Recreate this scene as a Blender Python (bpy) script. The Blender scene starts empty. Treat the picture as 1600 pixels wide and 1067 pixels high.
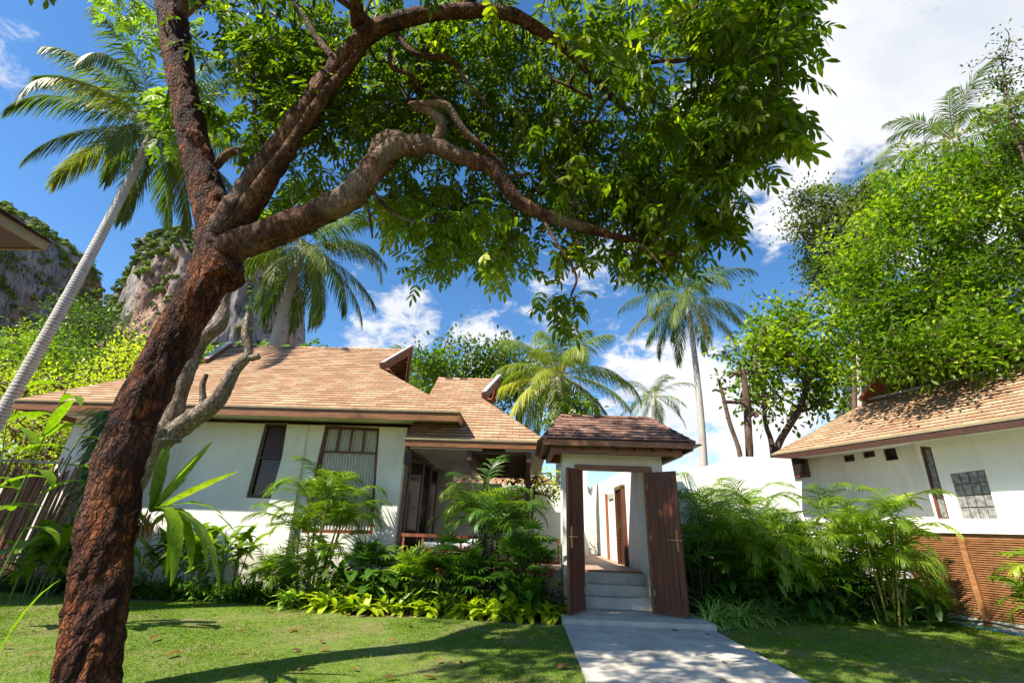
import bpy, math, random
import numpy as np
from mathutils import Vector, Matrix, geometry
random.seed(7); RNG = np.random.default_rng(7)
S = bpy.context.scene; COL = S.collection
R = math.radians
# ---------------------------------------------------------------- camera, sky, sun, exposure
FPX, EYE = 711.0, 1.4
CM = Matrix.Rotation(R(2.0), 3, 'Z') @ Matrix.Rotation(R(112.0), 3, 'X') @ Matrix.Rotation(R(2.0), 3, 'Z')
cam = bpy.data.cameras.new('camera'); cam.sensor_width = 36; cam.lens = 16.0
cam.clip_start = 0.05; cam.clip_end = 3000
camo = bpy.data.objects.new('camera', cam); COL.objects.link(camo)
camo.matrix_world = Matrix.Translation((0, 0, EYE)) @ CM.to_4x4()
S.camera = camo
def ray(px, py): return CM @ Vector(((px - 800) / FPX, -(py - 533.5) / FPX, -1))
def at(px, py, Y=None, Z=None, X=None):
    d = ray(px, py)
    t = X / d.x if X is not None else (Y / d.y if Y is not None else (Z - EYE) / d.z)
    return Vector((0, 0, EYE)) + d * t
SUN_EL, SUN_AZ = 51.0, 54.0          # azimuth: degrees left of straight behind the camera
sd = Vector((-math.sin(R(SUN_AZ)) * math.cos(R(SUN_EL)), -math.cos(R(SUN_AZ)) * math.cos(R(SUN_EL)), math.sin(R(SUN_EL))))
sl = bpy.data.lights.new('sun', 'SUN'); sl.energy = 5.0; sl.angle = R(0.53); sl.color = (1.0, 0.93, 0.80)
so = bpy.data.objects.new('sun', sl); COL.objects.link(so)
so.rotation_euler = sd.to_track_quat('Z', 'Y').to_euler(); so.location = sd * 30
S.view_settings.view_transform = 'Standard'; S.view_settings.look = 'None'
S.view_settings.exposure = 1.12; S.view_settings.gamma = 1
W = bpy.data.worlds.new('World'); S.world = W; W.use_nodes = True
nt = W.node_tree; nt.nodes.clear(); LK = nt.links.new
def N(t, k, **kw):
    n = t.nodes.new(k)
    for a, b in kw.items():
        if a.startswith('i_'):
            n.inputs[int(a[2:]) if a[2:].isdigit() else a[2:].replace('_', ' ')].default_value = b
        else: setattr(n, a, b)
    return n
sky = N(nt, 'ShaderNodeTexSky', sky_type='NISHITA', sun_disc=False)
sky.sun_elevation = R(SUN_EL); sky.sun_rotation = math.atan2(sd.x, sd.y)
sky.ozone_density = 3.2; sky.air_density = 1.0; sky.dust_density = 0.3
hs = N(nt, 'ShaderNodeHueSaturation'); hs.inputs['Saturation'].default_value = 1.22; hs.inputs['Value'].default_value = 1.0
LK(sky.outputs[0], hs.inputs['Color'])
tc = N(nt, 'ShaderNodeTexCoord')
def fb(scale, detail, rough, off, dist=0.3):
    mp = N(nt, 'ShaderNodeMapping'); mp.inputs['Location'].default_value = off
    mp.inputs['Scale'].default_value = (1, 1, 1.7)
    LK(tc.outputs['Generated'], mp.inputs[0])
    n = N(nt, 'ShaderNodeTexNoise'); n.inputs['Scale'].default_value = scale; n.inputs['Detail'].default_value = detail
    n.inputs['Roughness'].default_value = rough; n.inputs['Distortion'].default_value = dist
    LK(mp.outputs[0], n.inputs['Vector']); return n.outputs['Fac']
def MA(op, a, b=None, c=None):
    n = N(nt, 'ShaderNodeMath', operation=op)
    for i, x in enumerate((a, b, c)):
        if x is None: continue
        if isinstance(x, (int, float)): n.inputs[i].default_value = x
        else: LK(x, n.inputs[i])
    return n.outputs[0]
acc = None
for px, py, rad, g in [(1400, 120, 21, .52), (1550, 210, 17, .42), (1250, 250, 8, .34), (1350, 20, 14, .16), (640, 505, 6, .40), (590, 530, 6, .32), (740, 545, 6.5, .42),
                       (735, 492, 3, .22), (840, 590, 6, .30), (1010, 580, 7, .34), (1080, 640, 12, .46), (1230, 720, 14, .40), (940, 660, 10, .34), (1170, 560, 7, .26), (970, 450, 9, .10), (860, 470, 9, .08), (1300, 520, 7, .2), (500, 700, 12, .2), (930, 520, 5, .16)]:
    dv = ray(px, py).normalized()
    dn = N(nt, 'ShaderNodeVectorMath', operation='DOT_PRODUCT'); dn.inputs[1].default_value = dv
    LK(tc.outputs['Generated'], dn.inputs[0])
    mr = N(nt, 'ShaderNodeMapRange', interpolation_type='SMOOTHSTEP')
    mr.inputs['From Min'].default_value = math.cos(R(rad)); mr.inputs['From Max'].default_value = math.cos(R(rad * .15))
    mr.inputs['To Max'].default_value = g * 1.05
    LK(dn.outputs['Value'], mr.inputs[0])
    acc = mr.outputs[0] if acc is None else MA('MAXIMUM', acc, mr.outputs[0])
n1 = fb(4.6, 9, .6, (3.1, .4, 1.2)); n2 = fb(15, 8, .65, (0, 2, 5), .6)
dens = MA('ADD', MA('ADD', MA('MULTIPLY', n1, 1.5), MA('MULTIPLY', n2, .95)), acc)
mk = N(nt, 'ShaderNodeMapRange', interpolation_type='SMOOTHSTEP')
mk.inputs['From Min'].default_value = 1.36; mk.inputs['From Max'].default_value = 1.68
LK(dens, mk.inputs[0])
cc = N(nt, 'ShaderNodeMapRange'); cc.inputs['From Min'].default_value = .3; cc.inputs['From Max'].default_value = .62
LK(fb(2.6, 6, .6, (7, 1, 0)), cc.inputs[0])
cm = N(nt, 'ShaderNodeMix', data_type='RGBA'); cm.inputs['A'].default_value = (3.7, 3.95, 4.4, 1); cm.inputs['B'].default_value = (5.3, 5.3, 5.3, 1)
LK(cc.outputs[0], cm.inputs['Factor'])
mx = N(nt, 'ShaderNodeMix', data_type='RGBA')
LK(mk.outputs[0], mx.inputs['Factor']); LK(hs.outputs[0], mx.inputs['A']); LK(cm.outputs['Result'], mx.inputs['B'])
bg = N(nt, 'ShaderNodeBackground'); bg.inputs['Strength'].default_value = .098
wo = N(nt, 'ShaderNodeOutputWorld'); LK(mx.outputs['Result'], bg.inputs[0]); LK(bg.outputs[0], wo.inputs[0])
S.cycles.max_bounces = 7; S.cycles.diffuse_bounces = 3; S.cycles.glossy_bounces = 2; S.cycles.transmission_bounces = 4
S.cycles.transparent_max_bounces = 6; S.cycles.sample_clamp_indirect = 6; S.cycles.use_denoising = True
S.cycles.caustics_reflective = False; S.cycles.caustics_refractive = False

# ---------------------------------------------------------------- materials
MT = {}
def mat(name, build):
    m = bpy.data.materials.new(name); m.use_nodes = True
    t = m.node_tree; p = t.nodes['Principled BSDF']; build(t, p); MT[name] = m; return m
def ramp(t, fac, stops):
    r = N(t, 'ShaderNodeValToRGB'); e = r.color_ramp.elements
    while len(e) < len(stops): e.new(.5)
    for x, (pos, c) in zip(e, stops): x.position = pos; x.color = (*c, 1)
    t.links.new(fac, r.inputs[0]); return r.outputs[0]
def noise(t, scale, detail=4, rough=.55, vec=None, stretch=None, dist=0):
    n = N(t, 'ShaderNodeTexNoise'); n.inputs['Scale'].default_value = scale; n.inputs['Detail'].default_value = detail
    n.inputs['Roughness'].default_value = rough; n.inputs['Distortion'].default_value = dist
    if vec is None: vec = N(t, 'ShaderNodeTexCoord').outputs['Object']
    if stretch:
        m = N(t, 'ShaderNodeMapping'); m.inputs['Scale'].default_value = stretch; t.links.new(vec, m.inputs[0]); vec = m.outputs[0]
    t.links.new(vec, n.inputs['Vector']); return n.outputs['Fac']
def mixc(t, fac, a, b, mode='MIX'):
    m = N(t, 'ShaderNodeMix', data_type='RGBA', blend_type=mode)
    for k, x in (('Factor', fac), ('A', a), ('B', b)):
        if isinstance(x, (int, float)): m.inputs[k].default_value = x
        elif isinstance(x, tuple): m.inputs[k].default_value = (*x, 1)
        else: t.links.new(x, m.inputs[k])
    return m.outputs['Result']
def bump(t, p, h, s, d=.01):
    b = N(t, 'ShaderNodeBump'); b.inputs['Strength'].default_value = s; b.inputs['Distance'].default_value = d
    t.links.new(h, b.inputs['Height']); t.links.new(b.outputs[0], p.inputs['Normal'])
def leafmat(name, c0, c1, c2=None, trans=.45, rough=.42, spec=.35):
    kk = .46 if 'deep' in name else (.66 if ('areca' in name or 'lime' in name or 'tree' in name) else .58)
    warm = (lambda c: c if name in ('petal', 'leaf_brown') else (max(c[0], c[1] * kk), c[1] * 1.05, c[2] * .9)); c0 = warm(c0); c1 = warm(c1); c2 = warm(c2) if c2 else None
    def f(t, p):
        a = N(t, 'ShaderNodeAttribute', attribute_name='v')
        st = [(0, c0), (.75, c1), (1, c2 or c1)] if c2 else [(0, c0), (1, c1)]
        c = ramp(t, a.outputs['Fac'], st)
        c = mixc(t, ramp(t, noise(t, 22, 4, .7), [(.38, (.55,) * 3), (.6, (0,) * 3)]), c, tuple(x * .55 for x in c0))
        t.links.new(c, p.inputs['Base Color']); p.inputs['Roughness'].default_value = rough
        p.inputs['Specular IOR Level'].default_value = spec
        tr = N(t, 'ShaderNodeBsdfTranslucent')
        t.links.new(mixc(t, 1.0, c, (1.0, 1.15, .35), 'MULTIPLY'), tr.inputs[0])
        g = N(t, 'ShaderNodeVectorMath', operation='SCALE'); g.inputs['Scale'].default_value = 2.2
        ms = N(t, 'ShaderNodeMixShader'); ms.inputs[0].default_value = trans
        t.links.new(tr.inputs[0].links[0].from_socket, g.inputs[0]); t.links.new(g.outputs[0], tr.inputs[0])
        t.links.new(p.outputs[0], ms.inputs[1]); t.links.new(tr.outputs[0], ms.inputs[2])
        t.links.new(ms.outputs[0], t.nodes['Material Output'].inputs[0])
    return mat(name, f)
def plain(name, c, rough=.6, var=.25, sc=6, bmp=0, stretch=None, spec=.3, c2=None):
    def f(t, p):
        n = noise(t, sc, 5, .6, stretch=stretch)
        d = c2 or tuple(x * (1 - var) for x in c)
        col = ramp(t, n, [(.3, d), (.65, c)])
        t.links.new(col, p.inputs['Base Color']); p.inputs['Roughness'].default_value = rough; p.inputs['Specular IOR Level'].default_value = spec
        if bmp: bump(t, p, noise(t, sc * 5, 4, .6, stretch=stretch), bmp)
    return mat(name, f)
leafmat('leaf_tree', (.035, .06, .004), (.10, .155, .008), (.30, .31, .018), trans=.52, rough=.45, spec=.2)
leafmat('leaf_bright', (.025, .09, .006), (.10, .23, .010), (.36, .42, .025), trans=.36, spec=.2)
leafmat('leaf_dark', (.022, .07, .008), (.055, .15, .012), (.13, .22, .02), trans=.3, rough=.42, spec=.25)
leafmat('leaf_olive', (.03, .055, .012), (.08, .12, .022), (.2, .14, .04), trans=.3)
leafmat('leaf_yellow', (.24, .30, .014), (.46, .50, .025), (.66, .62, .06), trans=.35)
leafmat('leaf_lime', (.07, .17, .010), (.19, .30, .018), (.40, .42, .06), trans=.32, spec=.25)
leafmat('leaf_cream', (.20, .32, .05), (.42, .52, .16), (.7, .72, .42), trans=.3)
leafmat('leaf_spider', (.22, .34, .05), (.46, .56, .18), (.75, .78, .45), trans=.3)
leafmat('leaf_palm', (.05, .10, .022), (.12, .17, .035), (.30, .27, .06), trans=.3, rough=.5, spec=.3)
leafmat('leaf_palm_yellow', (.10, .15, .02), (.26, .29, .04), (.5, .44, .07), trans=.32, rough=.5, spec=.25)
leafmat('leaf_areca', (.045, .15, .008), (.14, .29, .014), (.42, .46, .03), trans=.35, rough=.42, spec=.25)
leafmat('leaf_deep', (.02, .075, .010), (.06, .17, .016), (.14, .27, .02), trans=.28, rough=.38, spec=.35)
leafmat('leaf_grass', (.06, .13, .003), (.155, .26, .004), (.44, .35, .07), trans=.35, rough=.8, spec=.05)
leafmat('leaf_brown', (.10, .05, .02), (.30, .15, .05), (.45, .25, .08), trans=.2)
leafmat('petal', (.8, .8, .72), (.85, .85, .8), trans=.2)
leafmat('hill_green', (.05, .10, .012), (.17, .24, .02), (.34, .38, .03), trans=.15, rough=.7)
def bark(name, dark, mid, hi, tip, sc=3.2):
    def f(t, p):
        v = N(t, 'ShaderNodeTexCoord').outputs['Object']
        a = noise(t, sc, 6, .62, v, (1.6, 1.6, .55), .6); b = noise(t, sc * 6, 5, .65, v, (1.4, 1.4, .5)); c = noise(t, sc * .35, 3, .5, v)
        col = ramp(t, a, [(.30, dark), (.47, mid), (.62, hi), (.75, mid)])
        col = mixc(t, ramp(t, b, [(.40, (0, 0, 0)), (.60, (.75,) * 3)]), col, dark)
        col = mixc(t, ramp(t, c, [(.52, (0, 0, 0)), (.66, (.55,) * 3)]), col, tip)
        t.links.new(col, p.inputs['Base Color']); p.inputs['Roughness'].default_value = .85; p.inputs['Specular IOR Level'].default_value = .2
        vo = N(t, 'ShaderNodeTexVoronoi', feature='DISTANCE_TO_EDGE'); mp = N(t, 'ShaderNodeMapping'); mp.inputs['Scale'].default_value = (24, 24, 7.5); nz = N(t, 'ShaderNodeTexNoise'); nz.inputs['Scale'].default_value = 5; nz.inputs['Detail'].default_value = 4
        t.links.new(v, nz.inputs['Vector']); wv = N(t, 'ShaderNodeVectorMath', operation='MULTIPLY_ADD'); wv.inputs[1].default_value = (.22, .22, .22); t.links.new(nz.outputs['Color'], wv.inputs[0]); t.links.new(v, wv.inputs[2])
        t.links.new(wv.outputs[0], mp.inputs[0]); t.links.new(mp.outputs[0], vo.inputs['Vector']); vo.inputs['Scale'].default_value = 1
        crk = ramp(t, vo.outputs['Distance'], [(.02, ((.6 if name == 'bark_red' else .28),) * 3), (.16, (0,) * 3)]); col = mixc(t, crk, col, tuple(x * .6 for x in dark)); t.links.new(col, p.inputs['Base Color'])
        h = N(t, 'ShaderNodeMath', operation='ADD'); t.links.new(b, h.inputs[0]); t.links.new(ramp(t, vo.outputs['Distance'], [(0, (0,) * 3), (.2, (1,) * 3)]), h.inputs[1])
        bump(t, p, h.outputs[0], .9, .02 if name == 'bark_red' else .012)
    return mat(name, f)
bark('bark_red', (.014, .006, .005), (.085, .026, .012), (.32, .095, .026), (.12, .075, .055))
bark('bark_limb', (.022, .012, .008), (.12, .050, .026), (.26, .13, .070), (.30, .25, .19))
bark('bark_grey', (.07, .05, .035), (.27, .21, .16), (.46, .39, .32), (.20, .10, .06), 4)
bark('bark_brown', (.05, .03, .02), (.17, .11, .08), (.28, .20, .15), (.12, .07, .05), 4)
def f(t, p):
    v = N(t, 'ShaderNodeTexCoord').outputs['Object']
    w = N(t, 'ShaderNodeTexWave', wave_type='BANDS', bands_direction='Z'); w.inputs['Scale'].default_value = 3.6; w.inputs['Distortion'].default_value = 6; w.inputs['Detail'].default_value = 3
    t.links.new(v, w.inputs[0])
    col = ramp(t, w.outputs['Fac'], [(.05, (.24, .21, .18)), (.25, (.38, .35, .31)), (1, (.50, .47, .43))])
    col = mixc(t, ramp(t, noise(t, 2, 4, .6, v), [(.5, (0, 0, 0)), (.7, (.6,) * 3)]), col, (.28, .22, .18))
    t.links.new(col, p.inputs['Base Color']); p.inputs['Roughness'].default_value = .8; bump(t, p, w.outputs['Fac'], .35, .02)
mat('bark_palm', f)
def roofmat(name, a, b, c):
    def f(t, p):
        at_ = N(t, 'ShaderNodeAttribute', attribute_name='st')
        br = N(t, 'ShaderNodeTexBrick'); br.offset = .5; br.squash = 1
        br.inputs['Color1'].default_value = (0, 0, 0, 1); br.inputs['Color2'].default_value = (1, 1, 1, 1); br.inputs['Mortar'].default_value = (.0, .0, .0, 1)
        br.inputs['Scale'].default_value = 1; br.inputs['Mortar Size'].default_value = .005; br.inputs['Brick Width'].default_value = .30; br.inputs['Row Height'].default_value = .14; br.inputs['Bias'].default_value = 0
        br.inputs['Mortar Smooth'].default_value = .2
        t.links.new(at_.outputs['Vector'], br.inputs['Vector'])
        sp = N(t, 'ShaderNodeSeparateColor'); t.links.new(br.outputs['Color'], sp.inputs[0])
        n = noise(t, 1.1, 4, .6, at_.outputs['Vector'])
        base = ramp(t, sp.outputs[0], [(.0, a), (.45, b), (.75, c), (1, tuple(min(1, x * 1.25) for x in c))])
        base = mixc(t, .42, base, ramp(t, n, [(.3, a), (.7, c)]))
        base = mixc(t, ramp(t, noise(t, 90, 3, .7, at_.outputs['Vector']), [(.35, (.5,) * 3), (.65, (0,) * 3)]), base, tuple(x * .6 for x in a))
        base = mixc(t, br.outputs['Fac'], base, tuple(x * .22 for x in a))
        t.links.new(base, p.inputs['Base Color']); p.inputs['Roughness'].default_value = .9; p.inputs['Specular IOR Level'].default_value = .15
        bump(t, p, noise(t, 70, 3, .7, at_.outputs['Vector']), .5, .004)
    return mat(name, f)
roofmat('shingle_tan', (.29, .16, .09), (.43, .255, .15), (.55, .36, .225))
roofmat('shingle_brown', (.15, .078, .055), (.235, .13, .095), (.33, .195, .14))
def f(t, p):
    v = N(t, 'ShaderNodeTexCoord').outputs['Object']
    c = ramp(t, noise(t, .8, 6, .6, v), [(.35, (.74, .72, .65)), (.6, (.86, .84, .77))])
    c = mixc(t, ramp(t, noise(t, 3.5, 6, .7, v, (1, 1, .18)), [(.52, (0,) * 3), (.78, (.45,) * 3)]), c, (.50, .50, .44))
    sx = N(t, 'ShaderNodeSeparateXYZ'); gp = N(t, 'ShaderNodeNewGeometry'); t.links.new(gp.outputs['Position'], sx.inputs[0]); ad = N(t, 'ShaderNodeMath', operation='MULTIPLY_ADD'); t.links.new(noise(t, 4, 5, .7, v), ad.inputs[0]); ad.inputs[1].default_value = -1.1; t.links.new(sx.outputs[2], ad.inputs[2])
    c = mixc(t, ramp(t, ad.outputs[0], [(.0, (.6,) * 3), (.22, (0,) * 3)]), c, (.36, .32, .24))
    t.links.new(c, p.inputs['Base Color']); p.inputs['Roughness'].default_value = .85; bump(t, p, noise(t, 9, 6, .7, v), .35, .012)
mat('plaster', f)
def wood(name, a, b, c, rough=.42, st=(7, 7, .6), sc=3):
    def f(t, p):
        n = noise(t, sc, 6, .65, stretch=st, dist=.8); m = noise(t, sc * 6, 4, .6, stretch=st)
        col = ramp(t, n, [(.3, a), (.5, b), (.7, c)])
        col = mixc(t, ramp(t, m, [(.4, (.5,) * 3), (.6, (0,) * 3)]), col, a)
        t.links.new(col, p.inputs['Base Color']); p.inputs['Roughness'].default_value = rough; p.inputs['Specular IOR Level'].default_value = .4; bump(t, p, m, .25, .003)
    return mat(name, f)
wood('wood_door', (.06, .018, .010), (.13, .038, .018), (.22, .075, .03))
wood('wood_fascia', (.10, .04, .02), (.24, .10, .04), (.36, .17, .07), st=(.6, 7, 7))
wood('wood_dark', (.035, .018, .012), (.07, .032, .02), (.11, .05, .03), st=(.6, 7, 7))
wood('wood_red', (.16, .045, .02), (.30, .09, .035), (.40, .14, .06), .5)
wood('wood_slat', (.20, .075, .03), (.36, .16, .06), (.46, .24, .10), .55, (2, 2, 8))
wood('wood_deck', (.24, .14, .10), (.38, .25, .18), (.48, .33, .25), .6, (7, .6, 7))
wood('bamboo', (.15, .065, .035), (.30, .15, .085), (.44, .27, .17), .55, (5, 5, .4))
plain('soffit', (.42, .40, .38), .25, .3, 2, 0, None, .6)
plain('trim_olive', (.30, .25, .15), .6, .3)
plain('trim_grey', (.42, .41, .40), .4, .2)
plain('metal_dark', (.03, .028, .028), .4)
plain('brass', (.45, .24, .08), .4, .4, 20)
plain('concrete', (.54, .49, .41), .8, .4, 2.2, .5, None, .2, (.33, .305, .26))
plain('fabric', (.62, .64, .70), .9, .12, 30)
plain('plastic_blue', (.05, .25, .55), .5)
plain('twig', (.10, .06, .035), .8, .4, 8)
plain('stem_green', (.14, .20, .035), .5, .35, 5)
plain('stem_yellow', (.34, .30, .05), .45, .4, 4)
plain('stem_dark', (.035, .03, .018), .7, .4, 9)
plain('pvc_white', (.6, .6, .56), .5)
def f(t, p):
    p.inputs['Base Color'].default_value = (.022, .018, .016, 1); p.inputs['Roughness'].default_value = .08; p.inputs['Specular IOR Level'].default_value = .3
mat('glass_dark', f)
def f(t, p):
    n = noise(t, 14, 3, .5); t.links.new(ramp(t, n, [(.3, (.10, .105, .10)), (.7, (.30, .30, .28))]), p.inputs['Base Color']); p.inputs['Roughness'].default_value = .12
    bump(t, p, n, .6, .02)
mat('glass_frost', f)
def f(t, p):
    w = N(t, 'ShaderNodeTexWave', wave_type='BANDS', bands_direction='X'); w.inputs['Scale'].default_value = 4.5; w.inputs['Distortion'].default_value = 3; w.inputs['Detail'].default_value = 2
    t.links.new(N(t, 'ShaderNodeTexCoord').outputs['Object'], w.inputs[0])
    t.links.new(ramp(t, w.outputs['Fac'], [(0, (.42, .40, .36)), (1, (.72, .70, .66))]), p.inputs['Base Color']); bump(t, p, w.outputs['Fac'], .8, .04)
mat('curtain', f)
def f(t, p):
    v = N(t, 'ShaderNodeTexCoord').outputs['Object']
    c = ramp(t, noise(t, 2.5, 6, .7, v), [(.3, (.07, .04, .028)), (.5, (.13, .08, .055)), (.7, (.22, .15, .11))])
    t.links.new(c, p.inputs['Base Color']); p.inputs['Roughness'].default_value = .95; bump(t, p, noise(t, 30, 5, .7, v), .8, .03)
mat('soil', f)
def f(t, p):
    v = N(t, 'ShaderNodeTexCoord').outputs['Object']
    c = ramp(t, noise(t, 9, 6, .75, v), [(.3, (.05, .09, .008)), (.55, (.12, .18, .015)), (.75, (.22, .20, .05))])
    c = mixc(t, ramp(t, noise(t, .9, 4, .6, v), [(.48, (0,) * 3), (.68, (.8,) * 3)]), c, (.24, .17, .09))
    t.links.new(c, p.inputs['Base Color']); p.inputs['Roughness'].default_value = .95; bump(t, p, noise(t, 60, 4, .7, v), .8, .02)
mat('turf', f)
def f(t, p):
    v = N(t, 'ShaderNodeTexCoord').outputs['Object']
    a = noise(t, .12, 8, .65, v, (1.8, 1.8, .35), .8); b = noise(t, .55, 8, .7, v, (1.5, 1.5, .35)); c3 = noise(t, .05, 4, .5, v, (1, 1, .5))
    c = ramp(t, a, [(.28, (.06, .055, .055)), (.42, (.18, .17, .165)), (.56, (.34, .31, .29)), (.70, (.52, .46, .40))])
    c = mixc(t, ramp(t, c3, [(.50, (0,) * 3), (.62, (.6,) * 3)]), c, (.46, .23, .12))
    c = mixc(t, ramp(t, b, [(.38, (.95,) * 3), (.49, (0,) * 3)]), c, (.018, .017, .02))
    t.links.new(c, p.inputs['Base Color']); p.inputs['Roughness'].default_value = .95; bump(t, p, b, 1, 1.2)
mat('rock', f)

# ---------------------------------------------------------------- mesh tools
def vnoise(P, seed=0):
    P = np.asarray(P, float); i = np.floor(P).astype(np.int64); f = P - i; f = f * f * (3 - 2 * f)
    def h(a, b, c):
        n = (a * 374761393 + b * 668265263 + c * 2147483647 + seed * 974711) & 0xffffffff
        n = ((n ^ (n >> 13)) * 1274126177) & 0xffffffff
        return ((n ^ (n >> 16)) & 0xffff) / 65535.0
    r = 0
    for dx in (0, 1):
        for dy in (0, 1):
            for dz in (0, 1):
                r = r + h(i[:, 0] + dx, i[:, 1] + dy, i[:, 2] + dz) * (f[:, 0] if dx else 1 - f[:, 0]) * (f[:, 1] if dy else 1 - f[:, 1]) * (f[:, 2] if dz else 1 - f[:, 2])
    return r
def fbm(P, o=4, seed=0):
    r = 0; a = .5; P = np.asarray(P, float)
    for k in range(o): r = r + a * (vnoise(P, seed + k) - .5) * 2; P = P * 2.03 + 17.1; a *= .5
    return r
def nrm(a): return a / np.maximum(np.linalg.norm(a, axis=-1, keepdims=True), 1e-9)
class MB:
    def __init__(s): s.V = []; s.F = []; s.n = 0; s.A = []; s.ST = []; s.M = []
    def add(s, V, F, v=.5, st=None, mi=0):
        V = np.asarray(V, float).reshape(-1, 3); k = len(V)
        if k == 0: return
        s.V.append(V)
        if isinstance(F, np.ndarray): s.F.append(F + s.n); s.M.append(np.full(len(F), mi))
        else:
            for f in F: s.F.append(np.array([f]) + s.n); s.M.append(np.full(1, mi))
        s.A.append(np.full(k, v) if np.isscalar(v) else np.asarray(v, float)); s.ST.append(np.zeros((k, 3)) if st is None else np.asarray(st, float)); s.n += k
    def build(s, name, mats, parent=None, smooth=False, origin=None):
        me = bpy.data.meshes.new(name)
        V = np.concatenate(s.V)
        if origin is not None: V = V - np.array(origin)
        me.vertices.add(len(V)); me.vertices.foreach_set('co', V.ravel())
        idx = np.concatenate([f.ravel() for f in s.F]); tot = np.concatenate([np.full(len(f), f.shape[1]) for f in s.F])
        me.loops.add(len(idx)); me.loops.foreach_set('vertex_index', idx.astype(np.int32))
        me.polygons.add(len(tot)); me.polygons.foreach_set('loop_start', (np.cumsum(tot) - tot).astype(np.int32))
        me.polygons.foreach_set('material_index', np.concatenate(s.M).astype(np.int32))
        me.polygons.foreach_set('use_smooth', np.full(len(tot), bool(smooth)))
        me.update(calc_edges=True)
        a = me.attributes.new('v', 'FLOAT', 'POINT'); a.data.foreach_set('value', np.concatenate(s.A).astype(np.float32))
        if any(x.any() for x in s.ST):
            a = me.attributes.new('st', 'FLOAT_VECTOR', 'POINT'); a.data.foreach_set('vector', np.concatenate(s.ST).astype(np.float32).ravel())
        for m in ([mats] if isinstance(mats, str) else mats): me.materials.append(MT[m])
        o = bpy.data.objects.new(name, me); COL.objects.link(o)
        if origin is not None: o.location = origin
        if parent is not None: o.parent = parent
        return o
    def box(s, c, sz, rz=0, mi=0, ax=None):
        c = Vector(c); h = Vector(sz) / 2
        M = Matrix.Rotation(rz, 3, 'Z') if ax is None else ax
        V = [c + M @ Vector((x * h.x, y * h.y, z * h.z)) for x in (-1, 1) for y in (-1, 1) for z in (-1, 1)]
        s.add([tuple(v) for v in V], np.array([[0, 1, 3, 2], [4, 6, 7, 5], [0, 4, 5, 1], [2, 3, 7, 6], [0, 2, 6, 4], [1, 5, 7, 3]]), mi=mi)
    def bar(s, a, b, w, h, mi=0, up=(0, 0, 1)):
        a = Vector(a); b = Vector(b); d = (b - a); L = d.length; d.normalize(); u = Vector(up)
        y = u.cross(d)
        if y.length < 1e-4: y = Vector((1, 0, 0)).cross(d)
        y.normalize(); z = d.cross(y)
        s.box((a + b) / 2, (L, w, h), ax=Matrix((d, y, z)).transposed(), mi=mi)
    def prism(s, pts, vec, mi=0):          # polygon extruded by vec
        n = len(pts); P = [tuple(p) for p in pts]; Q = [tuple(Vector(p) + Vector(vec)) for p in pts]
        s.add(P + Q, [list(range(n))[::-1], list(range(n, 2 * n))] + [[i, (i + 1) % n, n + (i + 1) % n, n + i] for i in range(n)], mi=mi)
    def tube(s, path, rad, sides=8, amp=0, ns=3., v=.5, seed=0, ridge=0, mi=0, cap=True):
        P = np.asarray(path, float); r = np.asarray(rad, float) * np.ones(len(P))
        T = nrm(np.gradient(P, axis=0)); u = np.cross(T[0], [.3, .9, .2]); u = u / np.linalg.norm(u); U = []
        for t in T: u = u - t * (u @ t); u = u / np.linalg.norm(u); U.append(u)
        U = np.array(U); B = np.cross(T, U); th = np.linspace(0, 2 * np.pi, sides, endpoint=False)
        D = U[:, None] * np.cos(th)[None, :, None] + B[:, None] * np.sin(th)[None, :, None]
        V = P[:, None] + D * r[:, None, None]
        if amp:
            q = V.reshape(-1, 3); q2 = q * np.array([ns, ns, ns * .45])
            k = fbm(q2, 4, seed) * amp
            if ridge: k = k + ridge * (np.abs(fbm(q2 * [2.2, 2.2, 1.3], 3, seed + 9)) * 2 - .3) * amp
            V = V + D * (k.reshape(len(P), sides) * r[:, None])[..., None]
        n = len(P); i = np.arange(n - 1)[:, None] * sides + np.arange(sides)[None]; j = np.arange(n - 1)[:, None] * sides + (np.arange(sides) + 1)[None] % sides
        F = np.stack([i, j, j + sides, i + sides], -1).reshape(-1, 4)
        s.add(V.reshape(-1, 3), F, v, mi=mi)
        if cap:
            s.add(V[-1], [list(range(sides))], v, mi=mi); s.add(V[0], [list(range(sides))[::-1]], v, mi=mi)
    def blades(s, base, dr, up, L, Wd, droop=0., nseg=3, prof=None, fold=.2, mid=True, v=None, mi=0, wave=0):
        base = np.asarray(base, float).reshape(-1, 3); n = len(base)
        if n == 0: return
        d = nrm(np.broadcast_to(np.asarray(dr, float), (n, 3)).copy()); u = np.broadcast_to(np.asarray(up, float), (n, 3)).copy()
        L = np.broadcast_to(np.asarray(L, float), (n,)); Wd = np.broadcast_to(np.asarray(Wd, float), (n,)); dp = np.broadcast_to(np.asarray(droop, float), (n,))
        prof = prof or (lambda t: math.sin(math.pi * min(1, max(0, .06 + t * .94))) ** .8)
        p = base.copy(); rows = []
        for k in range(nseg + 1):
            t = k / nseg; sidev = nrm(np.cross(d, u)); nn = np.cross(sidev, d); u = nn; w = (Wd * prof(t) / 2)[:, None]
            f_ = fold + (wave * math.sin(k * 2.4) if wave else 0)
            l = p - sidev * w + nn * w * f_; r = p + sidev * w + nn * w * f_
            rows.append(np.stack([l, p, r] if mid else [l, r], 1))
            d = nrm(d + np.array([0, 0, -1.]) * (dp / nseg)[:, None]); p = p + d * (L / nseg)[:, None]
        c = 3 if mid else 2; V = np.stack(rows, 1)       # n, rows, c, 3
        o = (np.arange(n) * (nseg + 1) * c)[:, None, None]; a = (np.arange(nseg)[None, :, None] * c + np.arange(c - 1)[None, None, :]) + o
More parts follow.
